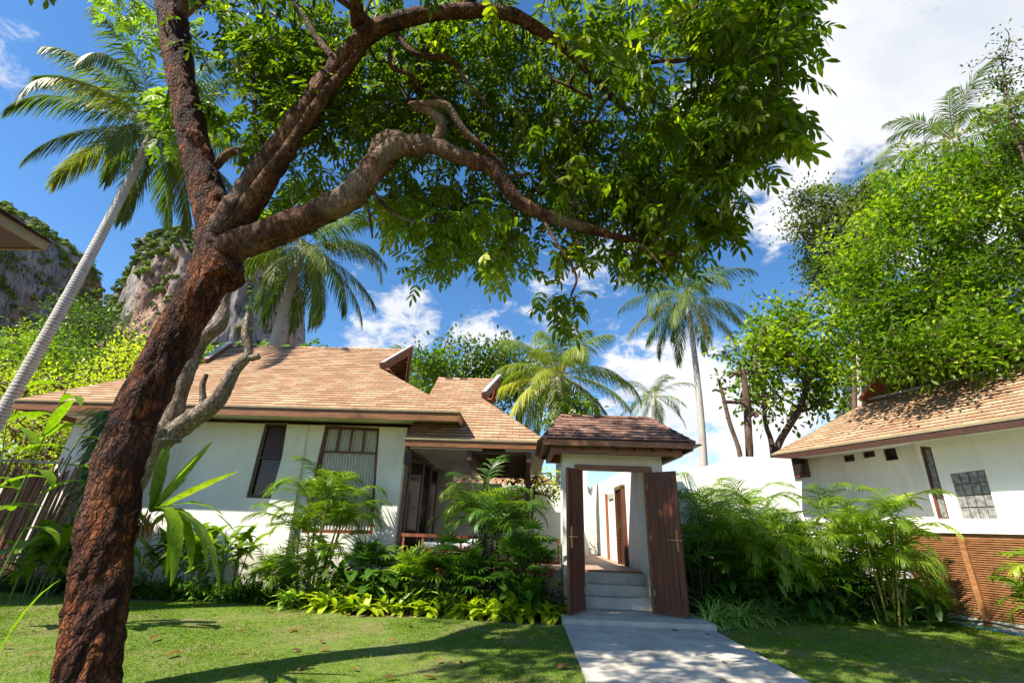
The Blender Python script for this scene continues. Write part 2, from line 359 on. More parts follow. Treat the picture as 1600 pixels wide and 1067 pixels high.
        F = np.stack([a, a + 1, a + 1 + c, a + c], -1).reshape(-1, 4)
        if v is None: v = RNG.random(n) ** 1.3
        s.add(V.reshape(-1, 3), F, np.repeat(np.broadcast_to(v, (n,)), (nseg + 1) * c), mi=mi)
def spline(pts, n=8):
    P = [np.array(p, float) for p in pts]; P = [2 * P[0] - P[1]] + P + [2 * P[-1] - P[-2]]; out = []
    for i in range(1, len(P) - 2):
        for k in range(n):
            t = k / n; a, b, c, d = P[i - 1:i + 3]
            out.append(.5 * (2 * b + (c - a) * t + (2 * a - 5 * b + 4 * c - d) * t * t + (3 * b - a - 3 * c + d) * t ** 3))
    out.append(P[-2]); return np.array(out)
def tag(o, label=None, cat=None, group=None, kind=None):
    if label: o['label'] = label
    if cat: o['category'] = cat
    if group: o['group'] = group
    if kind: o['kind'] = kind
    return o
def thing(name, label, cat, loc=(0, 0, 0), group=None):
    o = bpy.data.objects.new(name, None); COL.objects.link(o); o.location = loc; o.empty_display_size = .2
    return tag(o, label, cat, group)
class K:            # parent that sits at loc: parts are built in world coords then shifted
    pass
def part(mb, name, mats, root, smooth=False):
    o = mb.build(name, mats, root, smooth); r = root; off = Vector((0, 0, 0))
    while r is not None: off -= r.location; r = r.parent
    o.data.transform(Matrix.Translation(off)); return o
# ---------------------------------------------------------------- roofs and walls
def slope(mb, bl, br, tl, tr, course=.14, lift=.014, ou=0):
    bl, br, tl, tr = [np.array(p, float) for p in (bl, br, tl, tr)]
    e = nrm(br - bl); up = tl - bl; up = up - e * (up @ e); L = np.linalg.norm(up); upn = up / L; n = np.cross(e, upn); n = n if n[2] > 0 else -n
    c = max(1, int(round(L / course)))
    for i in range(c):
        a0 = bl + (tl - bl) * i / c; b0 = br + (tr - br) * i / c; a1 = bl + (tl - bl) * (i + 1) / c; b1 = br + (tr - br) * (i + 1) / c
        V = [a0 + n * lift, b0 + n * lift, b1 + n * .001, a1 + n * .001, a0 - n * .004, b0 - n * .004]
        row = i * .14
        st = [((p - bl) @ e + ou + 50, row + .0001 if k in (0, 1, 4, 5) else row + .1399, 0) for k, p in enumerate([a0, b0, b1, a1, a0, b0])]
        mb.add(V, [[0, 1, 2, 3], [4, 5, 1, 0]], st=st)
def ridgecap(mb, a, b, s1, s2, w=.13, step=.2, base=.02):
    a = np.array(a, float); b = np.array(b, float); s1 = nrm(np.array(s1, float)); s2 = nrm(np.array(s2, float)); L = np.linalg.norm(b - a); n = max(1, int(L / step))
    u = -(s1 + s2); u = nrm(u) if np.linalg.norm(u) > .05 else np.array([0, 0, 1.]); u = u if u[2] > 0 else -u
    for i in range(n):
        p = a + (b - a) * i / n; q = a + (b - a) * (i + 1) / n; h0 = base + .016; h1 = base
        V = [p + s1 * w + u * (h0 - .008), p + u * h0, p + s2 * w + u * (h0 - .008), q + s1 * w + u * (h1 - .008), q + u * h1, q + s2 * w + u * (h1 - .008)]
        V += [p + s1 * w - u * .01, p + s2 * w - u * .01, p - u * .02]
        st = [(60 + i * .301, .02 + .14 * (i % 7), 0)] * 9
        mb.add(V, [[0, 1, 4, 3], [1, 2, 5, 4], [6, 8, 1, 0], [8, 7, 2, 1]], st=st)
def wall_holes(mb, o, u, n, outer, holes, depth=.2, reveal=.1):
    o = Vector(o); u = Vector(u).normalized(); n = Vector(n).normalized()
    P = lambda q, dd=0: o + u * q[0] + Vector((0, 0, q[1])) - n * dd
    polys = [[Vector((a[0], a[1])) for a in outer]] + [[Vector((a[0], a[1])) for a in h] for h in holes]
    flat = [a for pl in polys for a in pl]; ed = []; k0 = 0
    for pl in polys: ed += [(k0 + i, k0 + (i + 1) % len(pl)) for i in range(len(pl))]; k0 += len(pl)
    flat, _, tf = geometry.delaunay_2d_cdt(flat, ed, [], 0, 1e-5)[:3]
    def inside(c, pl):
        r = False
        for i in range(len(pl)):
            a, b_ = pl[i - 1], pl[i]
            if (a.y > c.y) != (b_.y > c.y) and c.x < (b_.x - a.x) * (c.y - a.y) / (b_.y - a.y) + a.x: r = not r
        return r
    tri = []
    for f_ in tf:
        c = (flat[f_[0]] + flat[f_[1]] + flat[f_[2]]) / 3
        if inside(c, polys[0]) and not any(inside(c, h) for h in polys[1:]): tri.append(f_)
    mb.add([tuple(P((a.x, a.y))) for a in flat], np.array(tri))
    mb.add([tuple(P((a.x, a.y), depth)) for a in flat], np.array(tri)[:, ::-1])
    for pl in polys:
        k = len(pl); mb.add([tuple(P((a.x, a.y), dd)) for a in pl for dd in (0, depth)], [[2 * i, 2 * ((i + 1) % k), 2 * ((i + 1) % k) + 1, 2 * i + 1] for i in range(k)])
def frame(mb, pts, w, d, n, inset):      # closed frame around polygon (3d pts), bars w wide, d deep along -n
    c = sum((Vector(p) for p in pts), Vector()) / len(pts); n = Vector(n).normalized()
    k = len(pts); out = [Vector(p) - n * inset for p in pts]
    inn = []
    for i in range(k):
        a, b, e = out[i - 1], out[i], out[(i + 1) % k]
        d1 = (b - a).normalized(); d2 = (e - b).normalized(); n1 = n.cross(d1); n2 = n.cross(d2)
        if n1.dot(c - Vector(b)) < 0: n1 = -n1
        if n2.dot(c - Vector(b)) < 0: n2 = -n2
        bis = (n1 + n2); inn.append(b + bis * (w / max(.2, bis.dot(n1))))
    V = [*out, *inn, *[p - n * d for p in out], *[p - n * d for p in inn]]; F = []
    for i in range(k):
        j = (i + 1) % k; F += [[i, j, k + j, k + i], [2 * k + i, 2 * k + j, j, i], [k + i, k + j, 3 * k + j, 3 * k + i]]
    mb.add([tuple(v) for v in V], F); return inn
# ---------------------------------------------------------------- plants
def frond(mb, base, az, el, L, drop=1.6, nl=46, ll=.75, lw=.045, hang=.55, vmul=1., twist=0, rmi=1, vee=.35, seg=4, rr=.022):
    n = 22; p = np.array(base, float); e = el; pts = []; tg = []
    for k in range(n + 1):
        d = np.array([math.cos(e) * math.cos(az), math.cos(e) * math.sin(az), math.sin(e)]); pts.append(p.copy()); tg.append(d); p = p + d * L / n
        e -= drop * (.35 + 1.3 * k / n) / n
        if e < -1.5: e = -1.5
        az += twist / n
    pts = np.array(pts); tg = np.array(tg)
    mb.tube(pts, np.linspace(rr, .004, n + 1), 4, mi=rmi, cap=False)
    t = np.linspace(.16, .99, nl); idx = t * n; i0 = np.minimum(idx.astype(int), n - 1); f = (idx - i0)[:, None]
    B = pts[i0] * (1 - f) + pts[i0 + 1] * f; T = nrm(tg[i0] * (1 - f) + tg[i0 + 1] * f)
    side = nrm(np.cross(T, [0, 0, 1.]) + 1e-6); up = np.cross(side, T); vb = np.clip(RNG.normal(.45, .15) * vmul, 0, 1)
    for sg in (-1, 1):
        a = (.95 - .55 * t)[:, None]
        D = side * sg * a + T * (.45 + .6 * t)[:, None] + up * vee * (1 - t)[:, None] + RNG.normal(0, .07, (nl, 3))
        Ls = ll * np.sin(np.pi * (.12 + .80 * t)) ** .7 * RNG.uniform(.85, 1.08, nl)
        mb.blades(B, D, up + side * sg * .3, Ls, lw, hang * RNG.uniform(.6, 1.5, nl), seg, lambda q: (1 - q) ** .6 * min(1, .35 + 3 * q), .25, False, np.clip(vb + RNG.normal(0, .12, nl), 0, 1))
def coconut(label, base, top, r0, r1, nf, L, ymat='leaf_palm', seed=1, bend=0, group=None, elr=(-.9, 1.35), nl=46, trunk=True, ll=.75, hang=1.0):
    global RNG
    RNG = np.random.default_rng(seed); base = Vector(base); top = Vector(top)
    root = thing('coconut_palm', label, 'palm tree', base, group)
    mid = (base + top) / 2 + Vector((bend, 0, 0)); m2 = MB()
    if trunk:
        P = spline([base, (base + mid) / 2 + Vector((bend * .25, 0, -.0)), mid, (mid + top) / 2 + Vector((bend * .25, 0, 0)), top], 14)
        k = np.linspace(0, 1, len(P)); rr = r0 * (1 - k) + r1 * k + .35 * r0 * np.exp(-k * 14)
        m2.tube(P, rr * (1 + .015 * np.sin(np.arange(len(P)) * 2.2)), 14, .06, 4); part(m2, 'trunk', 'bark_palm', root, True)
    for i in range(nf):
        az = i * 2.399 + RNG.uniform(-.25, .25); q = i / max(1, nf - 1); el = elr[1] + (elr[0] - elr[1]) * q + RNG.uniform(-.12, .12)
        m = MB(); frond(m, top + Vector((math.cos(az) * .12, math.sin(az) * .12, .1)), az, el, L * RNG.uniform(.85, 1.08) * (.8 + .2 * math.sin(q * 3.1)), 1.5 + .5 * q if el > 0 else .9, nl, ll, .034 * L / 4 + .010, hang, .7 + .8 * q, RNG.uniform(-.3, .3))
        part(m, 'frond', [ymat, 'stem_yellow'], root)
    return root
LEAFP = lambda t: math.sin(math.pi * min(1, .05 + t * .95)) ** .7
def twigs(mb, nodes, nr, targets, rbase=.012, mi=0, sag=.15):
    """join every target to the nearest node (limb point or earlier target) with a thin curved twig"""
    nodes = [np.array(x, float) for x in nodes]; A = np.array(nodes); T = np.array(targets, float)
    d0 = np.array([np.min(((A - t) ** 2).sum(1)) for t in T]); order = np.argsort(d0); NN = np.concatenate([A, np.zeros((len(T), 3))]); c = len(A); par = {}; ri = len(A)
    idx = []
    for o in order:
        t = T[o]; dd = ((NN[:c] - t) ** 2).sum(1); j = int(np.argmin(dd)); idx.append((j, c)); NN[c] = t; c += 1
    cnt = np.zeros(c)
    for j, k in reversed(idx): cnt[k] += 1; cnt[j] += cnt[k]
    for j, k in idx:
        a, b = NN[j], NN[k]; L = np.linalg.norm(b - a)
        m = (a + b) / 2 + RNG.normal(0, .12, 3) * L + np.array([0, 0, -sag * L * .3]); r = rbase * (1 + .55 * math.sqrt(cnt[k])); r = min(r, rbase * 5)
        mb.tube(spline([a, m, b], 3), [r * 1.15, r * 1.1, r, r, r * .95, r * .9, r * .8], 5, mi=mi, cap=False)
def compound(mb, C, per, rl, ll, lw, pairs, spread=.1, vbase=None, drp=.9):
    """pinnate leaves: `per` leaves round each centre"""
    n = len(C) * per; c = np.repeat(C, per, 0) + RNG.normal(0, spread, (n, 3))
    d = nrm(RNG.normal(0, 1, (n, 3)) * [1, 1, .55] + [0, 0, -.15]); v0 = RNG.random(n) if vbase is None else np.clip(np.repeat(vbase, per) + RNG.normal(0, .13, n), 0, 1)
    up = nrm(np.tile([0, 0, 1.], (n, 1)) + RNG.normal(0, .35, (n, 3))); p = c.copy(); dd = d.copy(); L = rl * RNG.uniform(.75, 1.15, n)
    mb.blades(c, d, up, L, .006, drp, pairs, lambda t: 1, 0, False, v0 * .5)
    for k in range(pairs + 1):
        side = nrm(np.cross(dd, up)); nn = np.cross(side, dd)
        if k:
            for sg in ((-1, 1) if k < pairs else (0,)):
                D = side * sg + dd * (.55 if sg else 1) + RNG.normal(0, .12, (n, 3)) - np.array([0, 0, .25])
                mb.blades(p, D, nn + RNG.normal(0, .25, (n, 3)), ll * RNG.uniform(.8, 1.15, n) * (.8 + .25 * k / pairs), lw, .5, 3, LEAFP, .18, True, np.clip(v0 + RNG.normal(0, .06, n), 0, 1))
        dd = nrm(dd + np.array([0, 0, -1.]) * drp / pairs); p = p + dd * (L / pairs)[:, None]; up = nn
def simple_leaves(mb, C, per, ll, lw, spread, vbase=None, nseg=2, flat=.5, dr=.4):
    n = len(C) * per; off = RNG.normal(0, 1, (n, 3)); c = np.repeat(C, per, 0) + off * spread
    d = nrm(off + RNG.normal(0, .5, (n, 3)) + [0, 0, .1]); up = nrm(RNG.normal(0, flat, (n, 3)) + [0, 0, 1.])
    v = RNG.random(n) if vbase is None else np.clip(np.repeat(vbase, per) + RNG.normal(0, .15, n), 0, 1)
    mb.blades(c, d, up, ll * RNG.uniform(.7, 1.2, n), lw * RNG.uniform(.8, 1.2, n), dr, nseg, LEAFP, .2, nseg > 2, v)
def blobs(spec, jit=0):
    """spec: (px,py,rx,ry,Y0,Y1,n) regions given along sight lines but filled through their real depth"""
    out = []
    for px, py, rx, ry, y0, y1, n in spec:
        for _ in range(n):
            a = random.random() * 6.283; r = math.sqrt(random.random()); out.append(np.array(at(px + rx * r * math.cos(a), py + ry * r * math.sin(a), Y=random.uniform(y0, y1))))
    return np.array(out)
# ================================================================ THE SETTING
def sheet(name, pts, z, m, kind='structure'):
    b = MB(); b.add([(x, y, z) for x, y in pts], [list(range(len(pts)))]); return tag(b.build(name, m), kind=kind)
sheet('ground', [(-900, -300), (900, -300), (900, 1500), (-900, 1500)], 0, 'soil')
LAWN_L = [(.64, -3), (.64, 8.1), (-.3, 8.0), (-1.2, 8.3), (-2.5, 8.05), (-3.4, 8.75), (-4.3, 9.1), (-5.4, 8.75), (-6.4, 8.6), (-8, 8.75), (-9.3, 8.9), (-11, 8.9), (-13, -3)]
LAWN_R = [(2.92, -3), (11, -3), (9.9, 4.0), (8.4, 8.5), (7.9, 9.8), (7.3, 9.75), (6.65, 9.35), (5.8, 9.75), (4.9, 9.6), (4.1, 9.05), (3.4, 8.3), (2.92, 7.9)]
def dense_poly(P): 
    return [tuple(p[:2]) for p in spline([(x, y, 0) for x, y in P] , 1)]
sheet('lawn', LAWN_L, .018, 'turf'); sheet('lawn', LAWN_R, .018, 'turf')
b = MB(); b.box((1.78, 2.5, .022), (2.26, 11.04, .044)); tag(b.build('path', 'concrete'), kind='structure')
b = MB(); b.box((1.80, 8.56, .055), (2.32, 1.02, .11)); tag(b.build('path_landing', 'concrete'), kind='structure')
# ---------------------------------------------------------------- main house
EZ, EY, RY, RZ_ = 3.68, 9.8, 13.4, 6.46; XR, XL = -1.45, -11.55
WY = 10.75
house = thing('villa', 'white villa with tan shingled hip roof and leaning brown-framed windows left of the gate', 'house', (-6.5, WY, 0))
def soffit_z(y): return EZ - .22
w = MB()
def zx(px, py): q = at(px, py, Y=WY); return (q.x, q.z)
W1 = [zx(384, 777), zx(431, 779), zx(449, 661), zx(414, 660)]
W2 = [zx(470, 832), zx(582, 834), zx(593, 668), zx(508, 664)]
XC = zx(634, 700)[0]
wall_holes(w, (0, WY, 0), (1, 0, 0), (0, -1, 0), [(-10.9, 0), (XC, 0), (XC, EZ - .2), (-10.9, EZ - .2)], [W1, W2], .25)
w.box((-10.78, WY + 3.0, 1.74), (.25, 5.6, 3.48)); w.box((-6.5, WY + 5.4, 1.74), (8.2, .25, 3.48))
w.box((XC - .125, WY + 2.4, 1.74), (.245, 4.2, 3.46))
part(w, 'wall', 'plaster', house)
def batter(x0, x1, x0t, x1t, d0, d1, zt, z0=0):
    m = MB(); m.add([(x0, WY + .01, z0), (x1, WY + .01, z0), (x1, WY - d0, z0), (x0, WY - d0, z0), (x0t, WY + .01, zt), (x1t, WY + .01, zt), (x1t, WY - d1, zt), (x0t, WY - d1, zt)], [[0, 3, 2, 1], [4, 5, 6, 7], [3, 0, 4, 7], [2, 3, 7, 6], [1, 2, 6, 5]]); return m
for a in [(-5.72, -5.0, -5.58, -5.17, .20, .05, EZ - .21), (-3.2, XC - .004, -3.05, XC - .006, .16, .05, EZ - .21), (-10.88, -10.1, -10.85, -10.35, .2, .06, EZ - .21)]:
    part(batter(*a), 'pilaster', 'plaster', house)
m = MB(); m.box((-6.83, WY - .035, .36), (8.0, .07, .72)); part(m, 'plinth', 'plaster', house)
def window(pts2, root, kind):
    pts = [(x, WY, z) for x, z in pts2]; m = MB(); inn = frame(m, pts, .07, .12, (0, -1, 0), .05); c = sum(inn, Vector()) / 4
    lerp = lambda a, b, t: a + (b - a) * t
    bl, br, tr, tl = inn
    def hbar(t, wd=.035): m.bar(lerp(bl, tl, t), lerp(br, tr, t), .05, wd)
    if kind == 1: hbar(.52)
    else:
        hbar(.76)
        for k in (.25, .5, .75): m.bar(lerp(lerp(bl, tl, .76), lerp(br, tr, .76), k), lerp(tl, tr, k), .045, .028, up=(0, 1, 0))
    fo = part(m, 'window', 'wood_dark' if kind == 1 else 'wood_door', root)
    g = MB(); e = Vector((0, .06, 0)); g.add([tuple(p + e) for p in (bl, br, tr, tl)], [[0, 1, 2, 3]]); 
    if kind == 1:
        part(g, 'pane', 'glass_dark', fo)
        s = MB()
        for k in range(26):
            t = .545 + k * .0172; s.bar(lerp(bl, tl, t) + Vector((.03, .035, 0)), lerp(br, tr, t) + Vector((-.03, .035, 0)), .012, .018)
        part(s, 'blind', 'wood_dark', fo)
    else: part(g, 'curtain', 'curtain', fo)
window(W1, house, 1); window(W2, house, 2)
def dutch_roof(root, XL, XR, EY, EZ, gyR, gzR, gxR, RY, RZ, ridR, left=True, right=True, mt='shingle_tan', capw=.12, gxL=None, ridL=None, wallcut=None):
    """front slope, back slope, hip ends with small open gables"""
    BY = 2 * RY - EY; m = MB()
    eL, eR = (XL, EY, EZ), (XR, EY, EZ)
    gL = (gxL, gyR, gzR) if left else (XL, gyR, gzR); gR = (gxR, gyR, gzR)
    rL = (ridL, RY, RZ) if left else (XL, RY, RZ); rR = (ridR, RY, RZ)
    slope(m, eL, eR, gL, gR); slope(m, gL, gR, rL, rR, ou=gL[0] - eL[0])
    fl = lambda p: (p[0], 2 * RY - p[1], p[2])
    slope(m, fl(eR), fl(eL), fl(gR), fl(gL)); slope(m, fl(gR), fl(gL), fl(rR), fl(rL))
    # hip ends
    slope(m, eR, fl(eR), gR, fl(gR))
    if left: slope(m, fl(eL), eL, fl(gL), gL)
    rf = part(m, 'roof', mt, root)
    c = MB(); ridgecap(c, eR, gR, (-1, .15, .1), (.15, 1, .1), capw); part(c, 'hip_cap', mt, rf)
    c = MB(); ridgecap(c, rL, rR, (0, -1, -.75), (0, 1, -.75), capw); part(c, 'ridge_cap', mt, rf)
    if left: c = MB(); ridgecap(c, eL, gL, (1, .15, .1), (-.15, 1, .1), capw); part(c, 'hip_cap', mt, rf)
    # gables
    for g, r, sx in ([(gR, rR, 1)] + ([(gL, rL, -1)] if left else [])):
        v = MB(); G = Vector(g); Rr = Vector(r); G2 = Vector(fl(g))
        for A in (G, G2):
            v.bar(A + Vector((sx * .05, 0, .0)), Rr + Vector((sx * .05, 0, .0)), .05, .26)
        part(v, 'verge_board', 'wood_red', rf)
        t = MB()
        for A in (G, G2): t.bar(A + Vector((sx * .07, 0, .15)), Rr + Vector((sx * .07, 0, .15)), .12, .03)
        part(t, 'verge_trim', 'trim_grey', rf)
        x0 = G.x - sx * .35; d = MB(); d.add([(x0, G.y, G.z - .1), (x0, G2.y, G.z - .1), (x0, RY, Rr.z - .12)], [[0, 1, 2]]); part(d, 'gable_panel', 'wood_dark', rf)
        d = MB(); d.box(((x0 + G.x) / 2 + sx * .12, RY, G.z - .02), (.7, (G2.y - G.y) - .1, .05)); part(d, 'gable_sill', 'wood_red', rf)
    return rf
rf = dutch_roof(house, XL, XR, EY, EZ, 12.0, EZ + .77 * 2.2, -4.12, RY, RZ_, -3.72, gxL=-9.05, ridL=-9.45)
def fascia(root, x0, x1, y, z, backY, h=.16, mt=('wood_fascia', 'trim_olive'), sides=True):
    f = MB(); f.box(((x0 + x1) / 2, y + .03, z - h / 2 - .012), (x1 - x0, .04, h)); 
    for x in ((x0 + .02, x1 - .02) if sides else ()): f.box((x, (y + backY) / 2 + .03, z - h / 2 - .012), (.04, backY - y - .05, h))
    fo = part(f, 'fascia', mt[0], root)
    f = MB(); f.box(((x0 + x1) / 2, y - .006, z - .012), (x1 - x0 + .04, .03, .035)); f.box((x1 + .006, (y + backY) / 2, z - .012), (.03, backY - y - .05, .035)); part(f, 'drip_edge', mt[1], root)
fascia(house, XL, XR, EY, EZ, 2 * RY - EY, .2)
m = MB(); m.box(((XL + XR) / 2, EY + .1 + (WY - EY) / 2, EZ - .075), (XR - XL - .1, WY - EY + .1, .03)); m.box((XR - .45, 13.3, EZ - .074), (.8, 4.6, .03)); m.box((XL + .45, 13.3, EZ - .074), (.8, 4.6, .03)); part(m, 'soffit', 'plaster', house)
# ---------------------------------------------------------------- veranda wing (open sala)
AX0, AX1, AY, AZ = -2.62, .50, 10.0, 3.11
sala = thing('veranda', 'open veranda under the lower tan shingled roof between the villa and the gate', 'veranda', (-1.0, 12, 0))
rs = dutch_roof(sala, AX0, AX1, AY, AZ, 11.9, AZ + .77 * 1.9, -1.20, 13.0, 5.42, -.86, left=False)
fascia(sala, AX0, AX1, AY, AZ, 16.0, .16)
m = MB(); m.box((AX0 + .9, 12.9, AZ - .19), (1.6, 5.6, .03)); m.box((AX1 - .48, 12.9, AZ - .19), (.86, 5.6, .03)); part(m, 'soffit', 'soffit', sala)
m = MB()
for k in range(14): m.box((-.55, 10.35 + k * .42, AZ - .20), (1.35, .06, .10))
m.box((-1.2, 13, AZ - .33), (.1, 5.8, .2)); m.box((.1, 13, AZ - .33), (.1, 5.8, .2)); part(m, 'beams', 'wood_dark', sala)
m = MB(); m.box((-.35, 13.4, AZ - .13), (1.5, 6.0, .02)); part(m, 'ceiling', 'wood_dark', sala)
for x, y in [(.12, 13.6), (.12, 15.6), (-1.25, 15.6)]:
    m = MB(); m.box((x, y, .63 + (AZ - .95) / 2), (.14, .14, AZ - .95 + .0)); part(m, 'post', 'wood_dark', sala)
# folding doors on the villa's end wall
for k, (y, a) in enumerate([(10.85, 1.0), (11.35, .7), (11.95, 1.1), (12.5, .8)]):
    dr = thing('folding_door', ['dark framed glass door leaf nearest the villa corner', 'second dark framed door leaf behind the villa corner', 'third dark framed door leaf in the veranda', 'innermost dark framed door leaf of the veranda'][k], 'door', (XC + .12, y, .66), 'folding door leaves of the villa')
    u = Vector((math.cos(a), math.sin(a), 0)); c = Vector((XC + .12, y, .66)); n = Vector((u.y, -u.x, 0)); q = [c, c + u * .5, c + u * .5 + Vector((0, 0, 2.1)), c + Vector((0, 0, 2.1))]
    m = MB(); inn = frame(m, q, .06, .045, n, 0); m.bar(inn[0] * .5 + inn[3] * .5 - n * .02, inn[1] * .5 + inn[2] * .5 - n * .02, .03, .04); part(m, 'door_frame', 'wood_dark', dr)
    g = MB(); g.add([tuple(p - n * .02) for p in inn], [[0, 1, 2, 3]]); part(g, 'pane', 'glass_dark', dr)
m = MB(); m.box((XC + .1, 11.8, 2.84), (.1, 2.2, .12)); m.box((XC + .11, 10.72, 2.75), (.14, .1, .22)); part(m, 'door_track', 'metal_dark', sala)
# deck
dk = thing('deck', 'raised timber deck running from the veranda to the gate steps', 'deck', (0, 12, 0))
m = MB(); X0, X1 = -2.56, 2.36
for k in range(40): 
    y = 9.9 + k * .15
    m.box(((X0 + X1) / 2, y + .07, .645), (X1 - X0, .138, .03))
part(m, 'boards', 'wood_deck', dk)
m = MB(); m.box(((X0 + .6) / 2, 9.87, .575), (.6 - X0, .05, .17)); m.box((1.72, 9.87, .60), (1.26, .05, .12)); part(m, 'edge_beam', 'wood_red', dk)
m = MB(); m.box((-.1, 12.9, .31), (4.9, 5.7, .60)); part(m, 'plinth', 'plaster', dk)
rl = thing('deck_railing', 'low brown timber railing along the deck beside the gate', 'railing', (0, 9.95, .66))
m = MB(); m.box((-.85, 9.97, 1.16), (3.2, .05, .06)); part(m, 'top_rail', 'wood_red', rl)
m = MB(); m.box((-.85, 9.97, .75), (3.2, .04, .05)); part(m, 'bottom_rail', 'wood_red', rl)
for k in range(9):
    m = MB(); m.box((-2.4 + k * .39, 9.97, .95), (.04, .035, .36)); part(m, 'baluster', 'wood_red', rl)
# day bed and lounger cushions
def daybed(x, y, label):
    t = thing('daybed', label, 'daybed', (x, y, .66), 'daybeds on the deck')
    m = MB(); m.box((x, y, .86), (1.3, .75, .06)); part(m, 'bed_frame', 'wood_red', t)
    for dx in (-.6, .6):
        for dy in (-.3, .3): m = MB(); m.box((x + dx, y + dy, .745), (.06, .06, .17)); part(m, 'leg', 'wood_red', t)
    m = MB()
    for ang, cx, cz, ln in ((0, -.15, .95, .95), (.5, .5, 1.05, .5)):
        m.box((x + cx, y, cz), (ln, .7, .11), ax=Matrix.Rotation(-ang, 3, 'Y'))
    o = part(m, 'cushion', 'fabric', t); bv = o.modifiers.new('b', 'BEVEL'); bv.width = .035; bv.segments = 3
daybed(-1.6, 11.2, 'pale cushioned daybed on the deck beside the folding doors'); daybed(.0, 11.5, 'pale cushioned daybed on the deck nearer the gate')
def wallobj(name, label, polys, m='plaster', cat='wall'):
    b = MB()
    for pts, vec in polys: b.prism(pts, vec)
    return tag(b.build(name, m), label, cat)
wallobj('courtyard_wall', 'white wall closing the back of the veranda and deck', [([(-3.6, 16.6, 0), (2.45, 16.6, 0), (2.45, 16.6, 2.75), (-3.6, 16.6, 2.75)], (0, .2, 0))])
bh = thing('back_cottage', 'cottage with brown shingle roof seen through the veranda', 'house', (-1, 22, 0))
m = MB(); m.box((-1.6, 22, 1.4), (6.0, 3.4, 2.8)); part(m, 'wall', 'plaster', bh)
m = MB(); slope(m, (-5.4, 19.6, 2.7), (2.1, 19.6, 2.7), (-3.2, 22, 4.3), (-.4, 22, 4.3)); slope(m, (2.1, 19.6, 2.7), (2.1, 24.4, 2.7), (-.4, 22, 4.3), (-.4, 22, 4.3)); part(m, 'roof', 'shingle_tan', bh)
m = MB(); m.box((-1.65, 19.63, 2.58), (7.5, .05, .2)); m.box((2.08, 22, 2.58), (.05, 4.7, .2)); part(m, 'fascia', 'wood_red', bh)
# court seen through the gate
iw = wallobj('passage_wall', 'white side wall of the passage behind the open gate', [([(2.33, 9.75, 0), (2.33, 16.2, 0), (2.33, 16.2, 2.7), (2.33, 10.15, 2.7), (2.33, 10.15, 3.0), (2.33, 9.75, 3.0)], (.22, 0, 0))])
wallobj('passage_end_wall', 'tall bright white wall at the far left of the gate opening', [([(1.3, 14.6, .0), (1.95, 14.6, .0), (1.95, 14.6, 3.5), (1.3, 14.6, 3.5)], (0, .25, 0))])
ld = thing('louvred_door', 'red-brown louvred door in the white passage wall', 'door', (2.3, 11.4, .66))
m = MB(); m.box((2.29, 11.06, 1.48), (.09, .08, 1.64)); m.box((2.29, 11.86, 1.48), (.09, .08, 1.64)); m.box((2.29, 11.46, 2.32), (.09, .88, .08)); part(m, 'door_frame', 'wood_door', ld)
m = MB()
for k in range(34): m.box((2.30, 11.46, .70 + k * .046), (.05, .72, .012), ax=Matrix.Rotation(.6, 3, 'Y'))
part(m, 'louvres', 'wood_door', ld)
t = MB(); t.box((2.29, 13.35, 1.48), (.06, .05, 1.64)); tag(t.build('timber_post', 'wood_red'), 'thin brown timber post against the white passage wall', 'post')
m = MB(); m.box((2.315, 12.8, 2.2), (.03, .7, .13)); tag(m.build('wall_vent', 'trim_grey'), 'grey vent slot high in the white passage wall', 'vent')
st = thing('gate_steps', 'three pale concrete steps climbing from the gate to the deck', 'steps', (1.7, 9.5, 0))
for k in range(3):
    m = MB(); m.box((1.66, 9.16 + k * .24 + .35, .11 + .09 + k * .175 - .01), (1.5, .70, .18)); o = part(m, 'step', 'concrete', st); bv = o.modifiers.new('b', 'BEVEL'); bv.width = .01; bv.segments = 2
# ---------------------------------------------------------------- gate
GY = 8.90
gate = thing('gateway', 'white gateway with brown shingled roof over two open timber doors', 'gate', (1.65, 9.2, 0))
m = MB()
wall_holes(m, (0, GY, 0), (1, 0, 0), (0, -1, 0), [(.73, 0), (2.60, 0), (2.60, 2.78), (.73, 2.78)], [[(1.04, .09), (2.29, .09), (2.29, 2.49), (1.04, 2.49)]], .55)
part(m, 'wall', 'plaster', gate)
m = MB(); m.box((1.665, GY - .03, 2.455), (1.42, .14, .10)); part(m, 'lintel', 'wood_fascia', gate)
m = MB(); m.box((1.07, GY - .02, 1.24), (.06, .10, 2.32)); m.box((2.26, GY - .02, 1.24), (.06, .10, 2.32)); part(m, 'door_frame', 'wood_fascia', gate)
ge, gz = (.31, 2.98, 8.14, 10.15), 2.86; rg = [(.70, 9.0, 3.44), (2.52, 9.0, 3.44)]
A_, B_, C_, D_ = (ge[0], ge[2], gz), (ge[1], ge[2], gz), (ge[1], ge[3], gz), (ge[0], ge[3], gz); rl_, rr_ = (.72, 9.15, 3.50), (2.50, 9.15, 3.50)
m = MB(); slope(m, A_, B_, rl_, rr_, .14); slope(m, B_, C_, rr_, rr_, .14); slope(m, C_, D_, rr_, rl_, .14); slope(m, D_, A_, rl_, rl_, .14); rfo = part(m, 'roof', 'shingle_brown', gate)
m = MB(); ridgecap(m, A_, rl_, (1, -.05, -.3), (-.3, 1, -.3), .1, .16); part(m, 'hip_cap', 'shingle_brown', rfo); m = MB(); ridgecap(m, B_, rr_, (-1, -.05, -.3), (.3, 1, -.3), .1, .16); part(m, 'hip_cap', 'shingle_brown', rfo); m = MB(); ridgecap(m, rl_, rr_, (0, -1, -.5), (0, 1, -.5), .1, .2); part(m, 'ridge_cap', 'shingle_brown', rfo)
